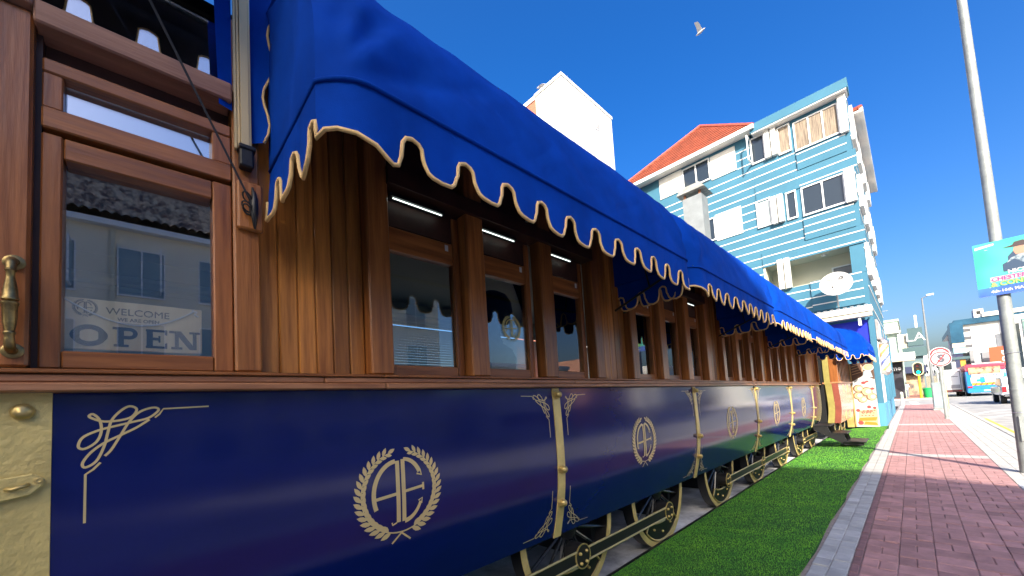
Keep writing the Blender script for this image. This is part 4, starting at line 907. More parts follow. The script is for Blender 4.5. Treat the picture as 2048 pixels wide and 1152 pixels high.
def gull_parts(root, C, fwd, sc, wings):
    C = Vector(C); f_ = Vector(fwd).normalized(); up = Vector((0, 0, 1)); r = f_.cross(up).normalized(); up = r.cross(f_)
    b = MB(); b.lathe(C - f_ * .24 * sc, f_, [(0, 0), (.02 * sc, .02 * sc), (.12 * sc, .055 * sc), (.24 * sc, .075 * sc), (.34 * sc, .06 * sc), (.40 * sc, .045 * sc), (.45 * sc, .045 * sc), (.49 * sc, .03 * sc), (.51 * sc, .012 * sc), (.56 * sc, 0)], 12); b.build('body', mat('gull_white', (.45, .44, .43), .7), root, smooth=True)
    GW = mat('gull_grey', (.14, .14, .15), .7)
    for sg, pts in wings:
        V = [C + f_ * a * sc + r * sg * s2 * sc + up * u * sc for a, s2, u in pts]; n = len(V) // 2
        w_ = MB(); w_.add(V + [p - up * .012 * sc for p in V], [(i, i + 1, 2 * n - 2 - i, 2 * n - 1 - i) for i in range(n - 1)] + [(2 * n + i, 2 * n + 2 * n - 1 - i, 2 * n + 2 * n - 2 - i, 2 * n + i + 1) for i in range(n - 1)]); w_.build('wing', GW, root)
g1 = thing('flying_gull', (-2.6, 9, 9.62), 'gull in flight with raised grey wings high in the blue sky', 'gull')
gull_parts(g1, (-2.6, 9, 9.62), (.93, -.1, .08), .40, [(1, [(.10, .03, .02), (.12, .10, .28), (.06, .18, .52), (-.12, .22, .60), (-.10, .12, .30), (-.12, .03, .02)]), (-1, [(.10, .03, .02), (.10, .14, .26), (.02, .22, .5), (-.2, .26, .58), (-.14, .14, .28), (-.12, .03, .02)])])
g2 = thing('perched_gull', (-10.15, 12.7, 15.33), 'white gull standing on the edge of the white tower', 'gull')
gull_parts(g2, (-10.15, 12.7, 15.56), (-.9, 0, .25), 1.0, [(1, [(.1, .06, .03), (0, .09, .03), (-.2, .05, 0), (-.2, .03, -.03), (0, .08, -.04), (.1, .06, -.02)]), (-1, [(.1, .06, .03), (0, .09, .03), (-.2, .05, 0), (-.2, .03, -.03), (0, .08, -.04), (.1, .06, -.02)])])
for d in (-.03, .03): MB().tube([(-10.15, 12.7 + d, 15.33), (-10.15, 12.7 + d, 15.52)], .01, 6).build('leg', mat('gull_leg', (.6, .3, .2), .6), g2)
# ================================================================ STREET
GALVP = mat('galvanised_pole', (.27, .29, .275), .55, metal=.2, var=.2, vscale=5, bump=.1, bscale=30)
YELP = mat('yellow_pole_paint', (.78, .47, .02), .5); REDS = mat('sign_red', (.62, .03, .04), .45); SWH = mat('sign_white', (.55, .55, .55), .45); GRS = mat('sign_grey', (.10, .10, .12), .5)
lp_ = thing('lamp_pole', (1.14, 10.04, -.0), 'tall galvanised street pole at the right edge carrying a show poster', 'pole')
MB().lathe((1.14, 10.04, 0), (0, 0, 1), [(0, .088), (.3, .086), (1.3, .080), (1.301, .084), (1.33, .084), (1.331, .079), (4, .068), (9.5, .052), (9.51, 0)], 24).build('shaft', GALVP, lp_, smooth=40)
MB().tube([(1.14, 10.04, 9.4), (1.2, 10.04, 9.9), (1.9, 10.04, 10.2), (2.6, 10.04, 10.25)], .04, 8).build('arm', GALVP, lp_); box('lamp_head', GALVP, lp_, 2.5, 3.1, 9.93, 10.15, 10.2, 10.32, .03)
box('inspection_hatch', GALVP, lp_, 1.105, 1.175, 9.945, 9.962, .5, .9, .004)
for z in (.95, 1.9): MB().tube([(1.14 + .08 * math.cos(t), 10.04 + .08 * math.sin(t), z) for t in np.linspace(0, 6.283, 25)], .006, 5).build('strap_band', STEEL, lp_)
po = thing('show_poster', (1.4, 9.88, 2.84), 'turquoise comedy show poster board strapped to the lamp pole', 'poster')
PY = 9.945
def pq(name, m, pts, off): return MB().add([(x, PY - off + (x - .88) * -.04, z) for x, z in pts], [tuple(range(len(pts)))]).build(name, m, po, recalc=False)
box('board', mat('correx_board', (.7, .72, .72), .5), po, .88, 1.86, PY, PY + .012, 2.845, 3.72)
pq('print_ground', mat('poster_teal', (.02, .36, .25), .5, col2=(.06, .45, .36), vscale=2.2, detail=1), [(.88, 2.96), (1.86, 2.96), (1.86, 3.72), (.88, 3.72)], .002)
pq('print_ground', mat('poster_blue', (.03, .10, .50), .5, col2=(.05, .22, .62), vscale=3, detail=1), [(.88, 2.845), (1.86, 2.845), (1.86, 2.985), (.88, 2.985)], .003)
pq('print_figure', mat('poster_navy', (.02, .05, .10), .5), [(1.16, 3.20), (1.16, 3.32), (1.22, 3.36), (1.22, 3.43), (1.30, 3.53), (1.37, 3.54), (1.50, 3.44), (1.60, 3.30), (1.64, 3.22), (1.45, 3.20)], .004)
pq('print_figure', mat('poster_camo', (.35, .42, .45), .6, col2=(.06, .10, .14), vscale=22, detail=2), [(1.20, 3.33), (1.25, 3.40), (1.36, 3.45), (1.50, 3.46), (1.60, 3.38), (1.66, 3.25), (1.5, 3.28), (1.36, 3.30), (1.28, 3.38)], .005)
pq('print_figure', mat('poster_skin', (.45, .22, .14), .6), [(1.30, 3.44), (1.28, 3.50), (1.29, 3.56), (1.38, 3.57), (1.41, 3.50), (1.38, 3.44)], .006)
pq('print_figure', mat('poster_cap', (.05, .03, .03), .6), [(1.18, 3.58), (1.27, 3.57), (1.42, 3.56), (1.43, 3.62), (1.38, 3.65), (1.30, 3.64), (1.28, 3.60)], .007)
pq('print_label', SWH, [(.90, 3.63), (1.10, 3.66), (1.10, 3.69), (.90, 3.67)], .004)
pq('print_label', SWH, [(1.02, 3.065), (1.86, 3.075), (1.86, 3.15), (1.02, 3.14)], .0042)
text_mesh('NICE RACISTS', .082, (1.20, PY - .020, 3.185), (1, -.04, .04), (-.04, 0, 1), SWH, 'lettering', po, ext=.001, bold=.003, align='LEFT')
text_mesh('CHESTER MISSING', .085, (1.03, PY - .016, 3.10), (1, -.04, .02), (-.02, 0, 1), mat('poster_pink', (.6, .05, .2), .5), 'lettering', po, ext=.001, bold=.002, align='LEFT')
text_mesh('& CONRAD KOCH', .098, (1.02, PY - .016, 3.015), (1, -.04, .02), (-.02, 0, 1), mat('poster_lime', (.30, .72, .12), .5), 'lettering', po, ext=.001, bold=.004, align='LEFT')
text_mesh("4th-16th MAY '22", .062, (1.01, PY - .014, 2.905), (1, -.04, .02), (-.02, 0, 1), SWH, 'lettering', po, ext=.001, bold=.002, align='LEFT')
pq('print_badge', mat('poster_magenta', (.6, .05, .35), .5), ell(1.62, 2.92, .13, .035), .005)
for z in (2.98, 3.6): MB().tube([(1.0, PY - .01, z), (1.13, PY + .006, z), (1.26, PY - .015, z)], .003, 4).build('cable_tie', WHITE, po)
# no stopping sign
ns = thing('no_stopping_sign', (.84, 23.6, 0), 'round red and white no stopping sign on a slim grey post', 'road sign')
MB().lathe((.84, 23.6, 0), (0, 0, 1), [(0, .05), (2.85, .045)], 12).build('post', GALVP, ns)
def disc(name, c, r, m, th, par, off=0): return MB().lathe((c[0], c[1] - off, c[2]), (0, -1, 0), [(0, r), (th, r)], 36).build(name, m, par)
disc('plate', (.88, 23.54, 2.46), .31, SWH, .012, ns); MB().ring((.88, 23.526, 2.46), (0, -1, 0), .25, .29, .004, 40).build('red_ring', REDS, ns)
text_mesh('S', .42, (.89, 23.522, 2.46), (1, 0, 0), (0, 0, 1), GRS, 'lettering', ns, ext=.003, bold=.022)
MB().prism([(1.0, 23.516, 2.66), (1.03, 23.516, 2.64), (.77, 23.516, 2.25), (.74, 23.516, 2.27)], (0, .003, 0)).build('red_slash', REDS, ns)
n2 = thing('round_back_sign', (.93, 24.4, 2.2), 'second round sign half hidden behind the no stopping sign', 'road sign'); MB().lathe((.93, 24.4, 0), (0, 0, 1), [(0, .045), (2.7, .04)], 10).build('post', GALVP, n2); disc('plate', (.90, 24.35, 2.68), .31, SWH, .012, n2); MB().ring((.90, 24.336, 2.68), (0, -1, 0), .22, .28, .004, 40).build('red_ring', REDS, n2)
eb = thing('utility_cabinet', (.98, 31.6, 0), 'grey metal utility cabinet beside the yellow signal pole', 'cabinet'); EBM = mat('cabinet_grey', (.22, .26, .27), .6, var=.1, vscale=2)
box('body', EBM, eb, .70, 1.14, 31.3, 31.9, .08, 1.5, .02); box('door_panel', EBM, eb, .73, 1.11, 31.285, 31.299, .2, 1.42, .01); box('plinth', CONC, eb, .68, 1.16, 31.28, 31.92, 0, .08); box('stain_panel', mat('cabinet_stain', (.28, .36, .42), .6), eb, .74, 1.10, 31.278, 31.284, .22, .72); box('lock', BLACK, eb, 1.06, 1.09, 31.27, 31.284, .8, .88)
def signal(loc, facing, lit, label, zt, grp):
    r = thing('traffic_light', loc, label, 'traffic light', grp); x, y, _ = loc; s_ = -1 if facing else 1
    MB().lathe((x, y, 0), (0, 0, 1), [(0, .11), (1, .10), (zt - 1.0, .09)], 14).build('pole', YELP, r, smooth=40)
    box('housing', BLACK, r, x - .19, x + .19, y - .12, y + .12, zt - 1.05, zt, .05)
    if facing:
        n = 28; P = []
        for i in range(n):
            t = 2 * math.pi * i / n; P.append((x + .36 * math.cos(t), y - .125, zt - .52 + .36 * math.sin(t) + (.30 if math.sin(t) > 0 else -.30)))
        MB().prism(P, (0, .01, 0)).build('backing_board', BLACK, r); MB().tube([(a, y - .13, c) for a, _, c in P] + [(P[0][0], y - .13, P[0][2])], .045, 6).build('border', mat('signal_border', (.75, .66, .35), .5), r)
        for i, (c_, e_) in enumerate((((.12, .02, .02), 0), ((.12, .08, .02), 0), ((.0, .35, .2), 3.2))):
            MB().lathe((x, y - .136, zt - .20 - i * .33), (0, -1, 0), [(0, .125), (.01, .125), (.02, .08), (.022, 0)], 20).build('lens', mat('lens_%d' % i, c_, .3, emit=(.0, .9, .55) if e_ else None, estr=e_), r)
            MB().ring((x, y - .136, zt - .20 - i * .33), (0, -1, 0), .13, .142, .14, 20, a0=math.pi, a1=2 * math.pi).build('hood', BLACK, r)
    return r
signal((.52, 58, 0), True, True, 'traffic light showing green on a yellow pole across the side road', 3.55, None)
signal((1.2, 32.4, 0), False, False, 'traffic light seen from behind on a yellow pole beside the utility cabinet', 3.35, None)
bn = thing('litter_bin', (1.07, 59, 0), 'green plastic litter bin on the far corner', 'bin'); GRN = mat('bin_green', (.01, .38, .10), .5)
MB().lathe((1.07, 59, 0), (0, 0, 1), [(0, .33), (.9, .40)], 18).build('tub', GRN, bn, smooth=40); MB().lathe((1.07, 59, .9), (0, 0, 1), [(0, .43), (.06, .44), (.1, .38), (.12, 0)], 18).build('lid', GRN, bn, smooth=40)
sl = thing('street_lamp', (1.72, 70, 0), 'tall slender street lamp with a short arm far down the street', 'street lamp'); MB().lathe((1.72, 70, 0), (0, 0, 1), [(0, .14), (3, .13), (12.1, .07)], 12).build('column', mat('lamp_column', (.16, .17, .18), .6), sl); MB().tube([(1.72, 70, 12.05), (2.4, 70, 12.35)], .05, 8).build('arm', mat('lamp_column', (0, 0, 0)), sl); box('lamp_head', WHITE, sl, 2.1, 2.75, 69.85, 70.15, 12.25, 12.45, .04)
bo = thing('bollard', (-.62, 40.2, 0), 'slim white bollard at the pavement corner', 'bollard'); MB().lathe((-.62, 40.2, 0), (0, 0, 1), [(0, .09), (.9, .09), (.95, .06), (.97, 0)], 14).build('post', mat('bollard_white', (.7, .68, .6), .6), bo); MB().lathe((-.62, 40.2, .55), (0, 0, 1), [(0, .094), (.25, .094)], 14).build('band', mat('bollard_band', (.35, .4, .3), .6), bo)
# ---- pedestrians: one skinned body each
def person(label, loc, heading, h, cols, stride=.16, cat='person'):
    k = h / 1.75
    J = dict(pel=(0, 0, .95), wai=(0, 0, 1.10), che=(0, .0, 1.32), neck=(0, .0, 1.48), head=(0, .02, 1.60), top=(0, .02, 1.72), hl=(-.10, 0, .90), kl=(-.11, stride * .6, .50), al=(-.11, stride * .5 - .02, .09), fl=(-.12, stride * .5 + .16, .035), hr=(.10, 0, .90), kr=(.11, -stride * .3, .50), ar=(.11, -stride * 1.2, .11), fr=(.12, -stride * 1.2 + .15, .04), sl=(-.19, 0, 1.42), el=(-.25, -.08, 1.16), wl=(-.26, .04, .93), nl=(-.26, .07, .83), sr=(.19, 0, 1.42), er=(.25, .06, 1.16), wr=(.26, .14, .95), nr=(.26, .17, .86))
    R = dict(pel=.15, wai=.135, che=.16, neck=.06, head=.10, top=.06, hl=.105, kl=.065, al=.045, fl=.04, hr=.105, kr=.065, ar=.045, fr=.04, sl=.075, el=.05, wl=.035, nl=.035, sr=.075, er=.05, wr=.035, nr=.035)
    E_ = [('pel', 'wai'), ('wai', 'che'), ('che', 'neck'), ('neck', 'head'), ('head', 'top'), ('pel', 'hl'), ('hl', 'kl'), ('kl', 'al'), ('al', 'fl'), ('pel', 'hr'), ('hr', 'kr'), ('kr', 'ar'), ('ar', 'fr'), ('che', 'sl'), ('sl', 'el'), ('el', 'wl'), ('wl', 'nl'), ('che', 'sr'), ('sr', 'er'), ('er', 'wr'), ('wr', 'nr')]
    names = list(J); me = bpy.data.meshes.new('p'); me.from_pydata([tuple(c * k for c in J[n]) for n in names], [(names.index(a), names.index(b_)) for a, b_ in E_], []); o = bpy.data.objects.new('p', me); COL.objects.link(o)
    md = o.modifiers.new('s', 'SKIN'); md.use_smooth_shade = True
    for i, n in enumerate(names): v = me.skin_vertices[0].data[i]; v.radius = (R[n] * k * (1.15 if n in ('pel', 'wai', 'che') else 1), R[n] * k * (.72 if n in ('pel', 'wai', 'che') else 1)); v.use_root = n == 'pel'
    sb = o.modifiers.new('d', 'SUBSURF'); sb.levels = 1
    dg = bpy.context.evaluated_depsgraph_get(); dg.update(); m2 = bpy.data.meshes.new_from_object(o.evaluated_get(dg)); bpy.data.objects.remove(o)
    for c in cols: m2.materials.append(c)
    for p in m2.polygons:
        z = p.center.z / k; x = abs(p.center.x) / k; p.use_smooth = True
        p.material_index = 3 if z < .09 else 2 if z < .97 and x < .215 else 4 if (z > 1.62 or (z > 1.53 and p.center.y < .0)) else 0 if z > 1.47 or (x > .2 and z < 1.14) else 1
    r = bpy.data.objects.new('person', m2); COL.objects.link(r); r.location = loc; r.rotation_euler = (0, 0, heading); ORG[r.name] = tuple(loc); return tag(r, label, cat)
SK = mat('skin', (.25, .13, .08), .6); HAIR = mat('hair', (.015, .012, .01), .7); SHOE = mat('shoe', (.6, .6, .58), .6)
person('person in a white shirt and grey trousers walking away at the far corner', (-.55, 62, 0), .1, 1.78, [SK, mat('white_shirt', (.8, .8, .8), .8), mat('grey_trousers', (.16, .17, .22), .8), SHOE, HAIR])
person('person in dark clothes on the far pavement right of the white shirted walker', (.18, 80, 0), 2.8, 1.72, [SK, mat('dark_top', (.02, .02, .025), .8), mat('dark_trousers', (.02, .02, .03), .8), mat('dark_shoe', (.03, .03, .03), .6), HAIR])
# ---- vehicles
TYRE = mat('tyre', (.02, .02, .02), .8); CARW = mat('white_car_paint', (.78, .78, .76), .25, coat=.5); CHR = mat('chrome', (.6, .6, .6), .15, metal=1); LAMP = mat('tail_lamp', (.4, .02, .03), .25); TINT = mat('tinted_glass', (.02, .025, .03), .06, spec=.7)
def wheelv(root, x, y, z, r, w, side):
    t = MB().lathe((x - w / 2, y, z), (1, 0, 0), [(0, r * .86), (.03, r), (w - .03, r), (w, r * .86)], 24).build('wheel', TYRE, root, smooth=40)
    MB().lathe((x + side * (w / 2 + .002) - (.02 if side < 0 else 0), y, z), (1, 0, 0), [(0, r * .6), (.02, r * .58)], 18).build('rim', STEEL, t)
def prof_body(name, m, root, prof, x0, x1, bev=.06):
    return MB().prism([(x0, y, z) for y, z in prof], (x1 - x0, 0, 0)).bevel(bev, 2).build(name, m, root, smooth=35)
ZR = -.12
# pickup, seen from behind
pk = thing('white_pickup', (4.4, 41.5, ZR), 'white pickup truck seen from behind on the road', 'pickup'); px0, px1, py = 3.86, 5.62, 39.2
prof_body('body', CARW, pk, [(py, .42), (py, 1.02), (py + 2.0, 1.02), (py + 2.0, 1.0), (py + 5.1, .95), (py + 5.2, .42)], px0, px1, .08)
prof_body('cab', CARW, pk, [(py + .35, 1.02), (py + .75, 1.60), (py + 2.9, 1.62), (py + 3.7, 1.02)], px0 + .08, px1 - .08, .08)
MB().add([(px0 + .30, py + .40, 1.10), (px1 - .30, py + .40, 1.10), (px1 - .38, py + .66, 1.49), (px0 + .38, py + .66, 1.49)], [(0, 1, 2, 3)]).build('rear_window', TINT, pk)
for s_, xx in ((-1, px0 + .075), (1, px1 - .075)): MB().add([(xx, py + .8, 1.08), (xx, py + 3.3, 1.08), (xx, py + 2.8, 1.5), (xx, py + .95, 1.5)], [(0, 1, 2, 3)]).build('side_window', TINT, pk)
box('tailgate', CARW, pk, px0 + .25, px1 - .25, py - .02, py + .01, .56, .98, .02); box('bumper', CHR, pk, px0 + .05, px1 - .05, py - .14, py - .005, .36, .52, .03)
for xx in (px0 + .02, px1 - .20): box('tail_lamp', LAMP, pk, xx, xx + .18, py - .025, py + .01, .62, .98, .02)
box('number_plate', SWH, pk, 4.48, 5.0, py - .03, py - .021, .6, .71); box('underbody', BLACK, pk, px0 + .2, px1 - .2, py + .1, py + 4.9, .2, .42)
for xx, s_ in ((px0 + .12, -1), (px1 - .12, 1)):
    for yy in (py + .95, py + 4.1): wheelv(pk, xx, yy, ZR + .36, .36, .24, s_)
# bus
bs = thing('tour_bus', (5.2, 66, ZR), 'red and blue sightseeing bus seen from behind with an ALL ABOARD banner', 'bus'); bx0, bx1, by = 3.85, 6.45, 61.0
BB = mat('bus_blue', (.02, .22, .60), .3, coat=.4); BR = mat('bus_red', (.62, .05, .09), .35, coat=.3)
prof_body('body', BB, bs, [(by, .25), (by + .02, 2.0), (by + .1, 2.45), (by + 10.5, 2.45), (by + 10.6, .25)], bx0, bx1, .12); prof_body('upper_deck', BR, bs, [(by + .03, 2.451), (by + .03, 3.12), (by + 10.4, 3.15), (by + 10.5, 2.451)], bx0 + .02, bx1 - .02, .1)
box('rear_band', BR, bs, bx0 + .01, bx1 - .01, by - .03, by + .02, 2.80, 3.02, .02); box('rear_graphic', mat('bus_people_ad', (.75, .42, .22), .5, col2=(.12, .06, .05), vscale=2.6, detail=2), bs, bx0 + .2, bx1 - .35, by - .022, by + .03, 2.1, 2.79)
for i, xx in enumerate((4.3, 4.85, 5.35, 5.85)):
    MB().lathe((xx, by - .024, 2.46), (0, -1, 0), [(0, .18), (.006, .17)], 16).build('print_head', mat('print_face', (.62, .36, .2), .6), bs)
box('banner', SWH, bs, bx0 + .35, bx1 - .2, by - .045, by - .023, 1.78, 2.08); text_mesh('ALL ABOARD', .30, (5.25, by - .05, 1.93), (1, 0, 0), (0, 0, 1), mat('banner_blue', (.05, .10, .35), .5), 'lettering', bs, ext=.004, bold=.004)
box('lower_graphic', mat('bus_green_ad', (.45, .75, .45), .5), bs, bx0 + .28, bx0 + .9, by - .03, by + .02, 1.22, 1.77); box('lower_graphic', mat('bus_teal_ad', (.0, .38, .36), .5), bs, bx0 + .66, bx0 + 1.2, by - .036, by + .02, 1.34, 1.58); box('lower_graphic', mat('bus_cream_ad', (.75, .72, .45), .5), bs, bx0 + 1.21, bx1 - .3, by - .03, by + .02, 1.22, 1.77)
box('chevron_board', mat('chevron_yellow', (.80, .42, .02), .5), bs, bx0 + .35, bx1 - .4, by - .04, by - .022, .98, 1.2)
for i in range(5): MB().prism([(bx0 + .45 + i * .36, by - .042, .98), (bx0 + .6 + i * .36, by - .042, .98), (bx0 + .74 + i * .36, by - .042, 1.2), (bx0 + .59 + i * .36, by - .042, 1.2)], (0, -.004, 0)).build('chevron', mat('chevron_brown', (.35, .10, .02), .5), bs)
box('bumper', BB, bs, bx0 - .02, bx1 + .02, by - .16, by + .02, .22, .62, .05); box('number_plate', SWH, bs, 4.9, 5.5, by - .17, by - .161, .36, .5)
for xx in (bx0 + .04, bx1 - .36): box('tail_lamp', LAMP, bs, xx, xx + .32, by - .05, by + .02, .72, .9, .02)
box('roof_rail', SWH, bs, bx0 + .5, bx1 - .2, by + .3, by + .4, 3.13, 3.22)
for xx, s_ in ((bx0 + .16, -1), (bx1 - .16, 1)):
    for yy in (by + 2.2, by + 8.2): wheelv(bs, xx, yy, ZR + .48, .48, .3, s_)
# box truck
tk_ = thing('box_truck', (2.7, 66, ZR), 'white box truck seen from behind beside the kerb', 'truck'); tx0, tx1, ty = 1.95, 3.65, 62.5
prof_body('cargo_box', CARW, tk_, [(ty, .62), (ty, 2.65), (ty + .2, 2.78), (ty + 4.2, 2.78), (ty + 4.2, .62)], tx0, tx1, .05); box('rear_door', mat('truck_door', (.72, .72, .72), .35), tk_, tx0 + .14, tx1 - .14, ty - .02, ty + .01, .75, 2.5, .01)
fr_ = MB()
for a in ((tx0 + .09, tx0 + .13, .7, 2.56), (tx1 - .13, tx1 - .09, .7, 2.56), (tx0 + .131, tx1 - .131, 2.51, 2.56)): fr_.box(a[0], a[1], ty - .035, ty - .005, a[2], a[3])
fr_.build('door_seal', BLACK, tk_); box('grey_panel', mat('truck_grey', (.3, .3, .32), .5), tk_, tx0 + .16, tx1 - .16, ty - .026, ty - .021, .76, 1.15); box('hinge_bar', BLACK, tk_, 2.9, 3.4, ty - .03, ty - .021, 2.0, 2.05)
box('chassis', BLACK, tk_, tx0 + .1, tx1 - .1, ty + .1, ty + 6, .36, .61); prof_body('cab', CARW, tk_, [(ty + 4.3, .45), (ty + 4.3, 2.2), (ty + 5.4, 2.2), (ty + 6.0, 1.4), (ty + 6.1, .45)], tx0 + .05, tx1 - .05, .08); box('bumper', mat('truck_bumper', (.12, .03, .03), .5), tk_, tx0 + .05, tx1 - .05, ty - .1, ty - .0, .42, .60)
for xx in (tx0 + .1, tx1 - .3): box('tail_lamp', LAMP, tk_, xx, xx + .2, ty - .11, ty - .1, .46, .56)
box('side_window', TINT, tk_, tx0 + .03, tx0 + .05, ty + 4.5, ty + 5.3, 1.4, 2.0)
for xx, s_ in ((tx0 + .14, -1), (tx1 - .14, 1)):
    for yy in (ty + 1.0, ty + 5.0): wheelv(tk_, xx, yy, ZR + .38, .38, .24, s_)
# ================================================================ FAR BUILDINGS
def block(name, label, x0, x1, y0, y1, z1, m, cat='building', z0=-.2):
    r = thing(name, ((x0 + x1) / 2, (y0 + y1) / 2, z0), label, cat); box('wall', m, r, x0, x1, y0, y1, z0, z1); return r
def wgrid(r, face, a0, a1, n, z0, dz, rows, w, h, pos, m=None, frame=WHITE, d=.05):
    """windows on a face: 'y' at y=pos facing -y, 'x' at x=pos facing -x, 'X' facing +x"""
    for j in range(rows):
        for i in range(n):
            a = a0 + (a1 - a0) * (i + .5) / n; z = z0 + j * dz
            def bx_(nm, mm, e0, e1, za, zb, p0, p1, par):
                if face == 'y': return box(nm, mm, par, a + e0, a + e1, pos - p1, pos - p0, za, zb)
                s_ = -1 if face == 'x' else 1
                return box(nm, mm, par, pos + s_ * p0, pos + s_ * p1, a + e0, a + e1, za, zb)
            f_ = bx_('window', m or DKGL, -w / 2, w / 2, z, z + h, 0, d * .4, r)
            bx_('window_sill', frame, -w / 2 - .05, w / 2 + .05, z - .07, z, 0, d * 2, f_); bx_('window_lintel', frame, -w / 2 - .02, w / 2 + .02, z + h, z + h + .06, 0, d, f_)
            bx_('window_jamb', frame, -w / 2 - .05, -w / 2, z, z + h, 0, d, f_); bx_('window_jamb', frame, w / 2, w / 2 + .05, z, z + h, 0, d, f_); bx_('mullion', frame, -.025, .025, z, z + h, d * .41, d, f_)
SAGE = mat('sage_wall', (.36, .45, .38), .85, var=.06, vscale=.5); DKSH = mat('dark_shopfront', (.035, .035, .045), .5, var=.3, vscale=1.5)
gb = block('sage_green_building', 'pale sage green corner building with white canopy across the side road', -14, -.55, 60, 75, 8.5, SAGE)
box('parapet', SAGE, gb, -14.1, -.45, 59.9, 75.1, 8.5, 8.75); box('white_canopy', WALL, gb, -14, .45, 58.2, 59.99, 4.15, 4.85); box('canopy_soffit', CREAMW, gb, -14, .40, 58.3, 59.99, 4.0, 4.14); box('shopfront', DKSH, gb, -14, -.6, 59.9, 59.99, 0, 3.95)
box('sign_board', BLACK, gb, -6, -.6, 59.5, 59.6, 2.95, 3.65); text_mesh('home', .62, (-1.42, 59.49, 3.30), (1, 0, 0), (0, 0, 1), SWH, 'lettering', gb, ext=.01, bold=.01)
box('ledge', WALL, gb, -1.9, -.4, 59.4, 60.1, 7.2, 7.4); box('downpipe', WHITE, gb, -.7, -.58, 59.8, 59.95, 4.9, 7.1)
for xx in (-5.5, -3.2): box('roof_rail_post', STEEL, gb, xx, xx + .05, 60.2, 60.25, 8.75, 9.9)
box('roof_rail', STEEL, gb, -8, -1.2, 60.2, 60.25, 9.85, 9.9)
for i in range(4): box('shop_mullion', STEEL, gb, -6 + i * 1.3, -5.95 + i * 1.3, 59.86, 59.899, 0, 2.9)
la = block('dark_sign_building', 'dark teal building with a large white LA sign beyond the sage green building', -8, 1.35, 78, 95, 5.3, mat('slate_wall', (.12, .18, .20), .8, var=.1, vscale=.6))
box('sign_box', mat('slate_sign', (.05, .10, .11), .6), la, .1, 1.55, 77.6, 78.4, 6.8, 9.3); text_mesh('LA', 1.7, (.80, 77.58, 7.95), (1, 0, 0), (0, 0, 1), SWH, 'lettering', la, ext=.02)
box('cornice', mat('slate_sign', (0, 0, 0)), la, -1, 1.75, 77.5, 78.5, 5.31, 6.6); box('awning', mat('navy_awning', (.02, .03, .08), .6), la, -2.2, 1.5, 76.6, 77.99, 3.0, 3.9); box('shop_window', mat('shop_goods', (.5, .36, .22), .7, col2=(.05, .05, .06), vscale=1.6, detail=3), la, -1.6, 1.2, 77.93, 77.99, 0, 2.9); box('cream_wall', CREAMW, la, -4, .05, 77.9, 78.3, 5.32, 8.6); box('chimney', WALL, la, .95, 1.2, 79, 79.4, 9.2, 11.2)
fw = block('far_white_block', 'distant white stepped block at the end of the street', .6, 4.6, 140, 160, 7.4, WALL); wgrid(fw, 'y', .9, 4.4, 3, 2.2, 1.6, 3, .7, .8, 140); box('stair_head', WALL, fw, 2.5, 4.0, 142, 150, 7.4, 8.8)
fe = thing('timber_hoarding', (2.0, 90, -.2), 'brown hoarding fence beyond the far corner', 'fence'); 
for i in range(8): box('board', mat('hoarding', (.22, .20, .15), .8, var=.15, vscale=2), fe, 1.0 + i * .22, 1.21 + i * .22, 90, 90.06, -.2, 2.6)
# right hand side
rb = thing('white_office_block', (9, 100, -.2), 'large white office block with blue glass roof storey across the road', 'building')
box('wall', WALL, rb, 6.3, 14, 95, 130, -.2, 10.4); box('white_wing', WALL, rb, 10.6, 26, 94, 130, -.2, 10.9)
BGL = mat('blue_curtain_glass', (.02, .075, .13), .25, spec=.3, var=.3, vscale=.6); box('glass_storey', BGL, rb, 5.4, 24, 94.4, 128, 10.41, 11.3); box('roof_slab', WALL, rb, 8.4, 26, 94.2, 128, 11.301, 11.9); box('plant_room', WALL, rb, 7.6, 8.6, 94.5, 97, 11.3, 12.6); box('plant_vent', BLACK, rb, 7.9, 8.3, 94.45, 94.5, 11.8, 12.3)
for z in (4.6, 5.9, 7.2, 8.5, 9.75): box('strip_window', mat('strip_window', (.10, .10, .11), .3), rb, 6.0, 7.1, 94.9, 94.99, z - .42, z + .05)
box('strip_window', mat('grey_window_column', (.16, .17, .19), .3, var=.2, vscale=.8), rb, 9.5, 10.4, 94.9, 94.99, .5, 8.4); box('side_window', DKGL, rb, 11.0, 11.7, 93.9, 93.99, 3, 9.6); box('green_glass', mat('green_glass', (.12, .22, .20), .15, spec=.7, var=.3, vscale=.7), rb, 12.0, 20, 93.85, 93.95, 1, 10.2)
for z in np.arange(2, 10, 1.3): box('glass_transom', STEEL, rb, 12.0, 20, 93.8, 93.849, z - .04, z + .04)
box('glass_oriel', BGL, rb, 4.9, 6.29, 93.6, 99, 7.6, 10.9); box('oriel_soffit', CREAMW, rb, 4.95, 6.28, 93.7, 99, 6.9, 7.59); box('oriel_lower', mat('pale_glass', (.25, .4, .45), .2, spec=.6), rb, 5.0, 6.27, 93.8, 99, 5.9, 6.89); box('canopy', mat('slate_sign', (0, 0, 0)), rb, 4.7, 6.5, 92.5, 95, 4.9, 5.3); box('orange_pillar', mat('orange_pillar', (.62, .30, .04), .6), rb, 5.5, 6.05, 92.8, 93.3, .0, 4.9); box('white_pillar', WALL, rb, 4.6, 5.0, 93, 93.5, 0, 4.8)
box('grey_annex', mat('grey_annex', (.22, .22, .23), .7), rb, 6.6, 7.0, 93.5, 94.89, 0, 6.2); box('grey_wall', mat('grey_annex', (0, 0, 0)), rb, 7.5, 9.4, 90, 92, 0, 5.6)
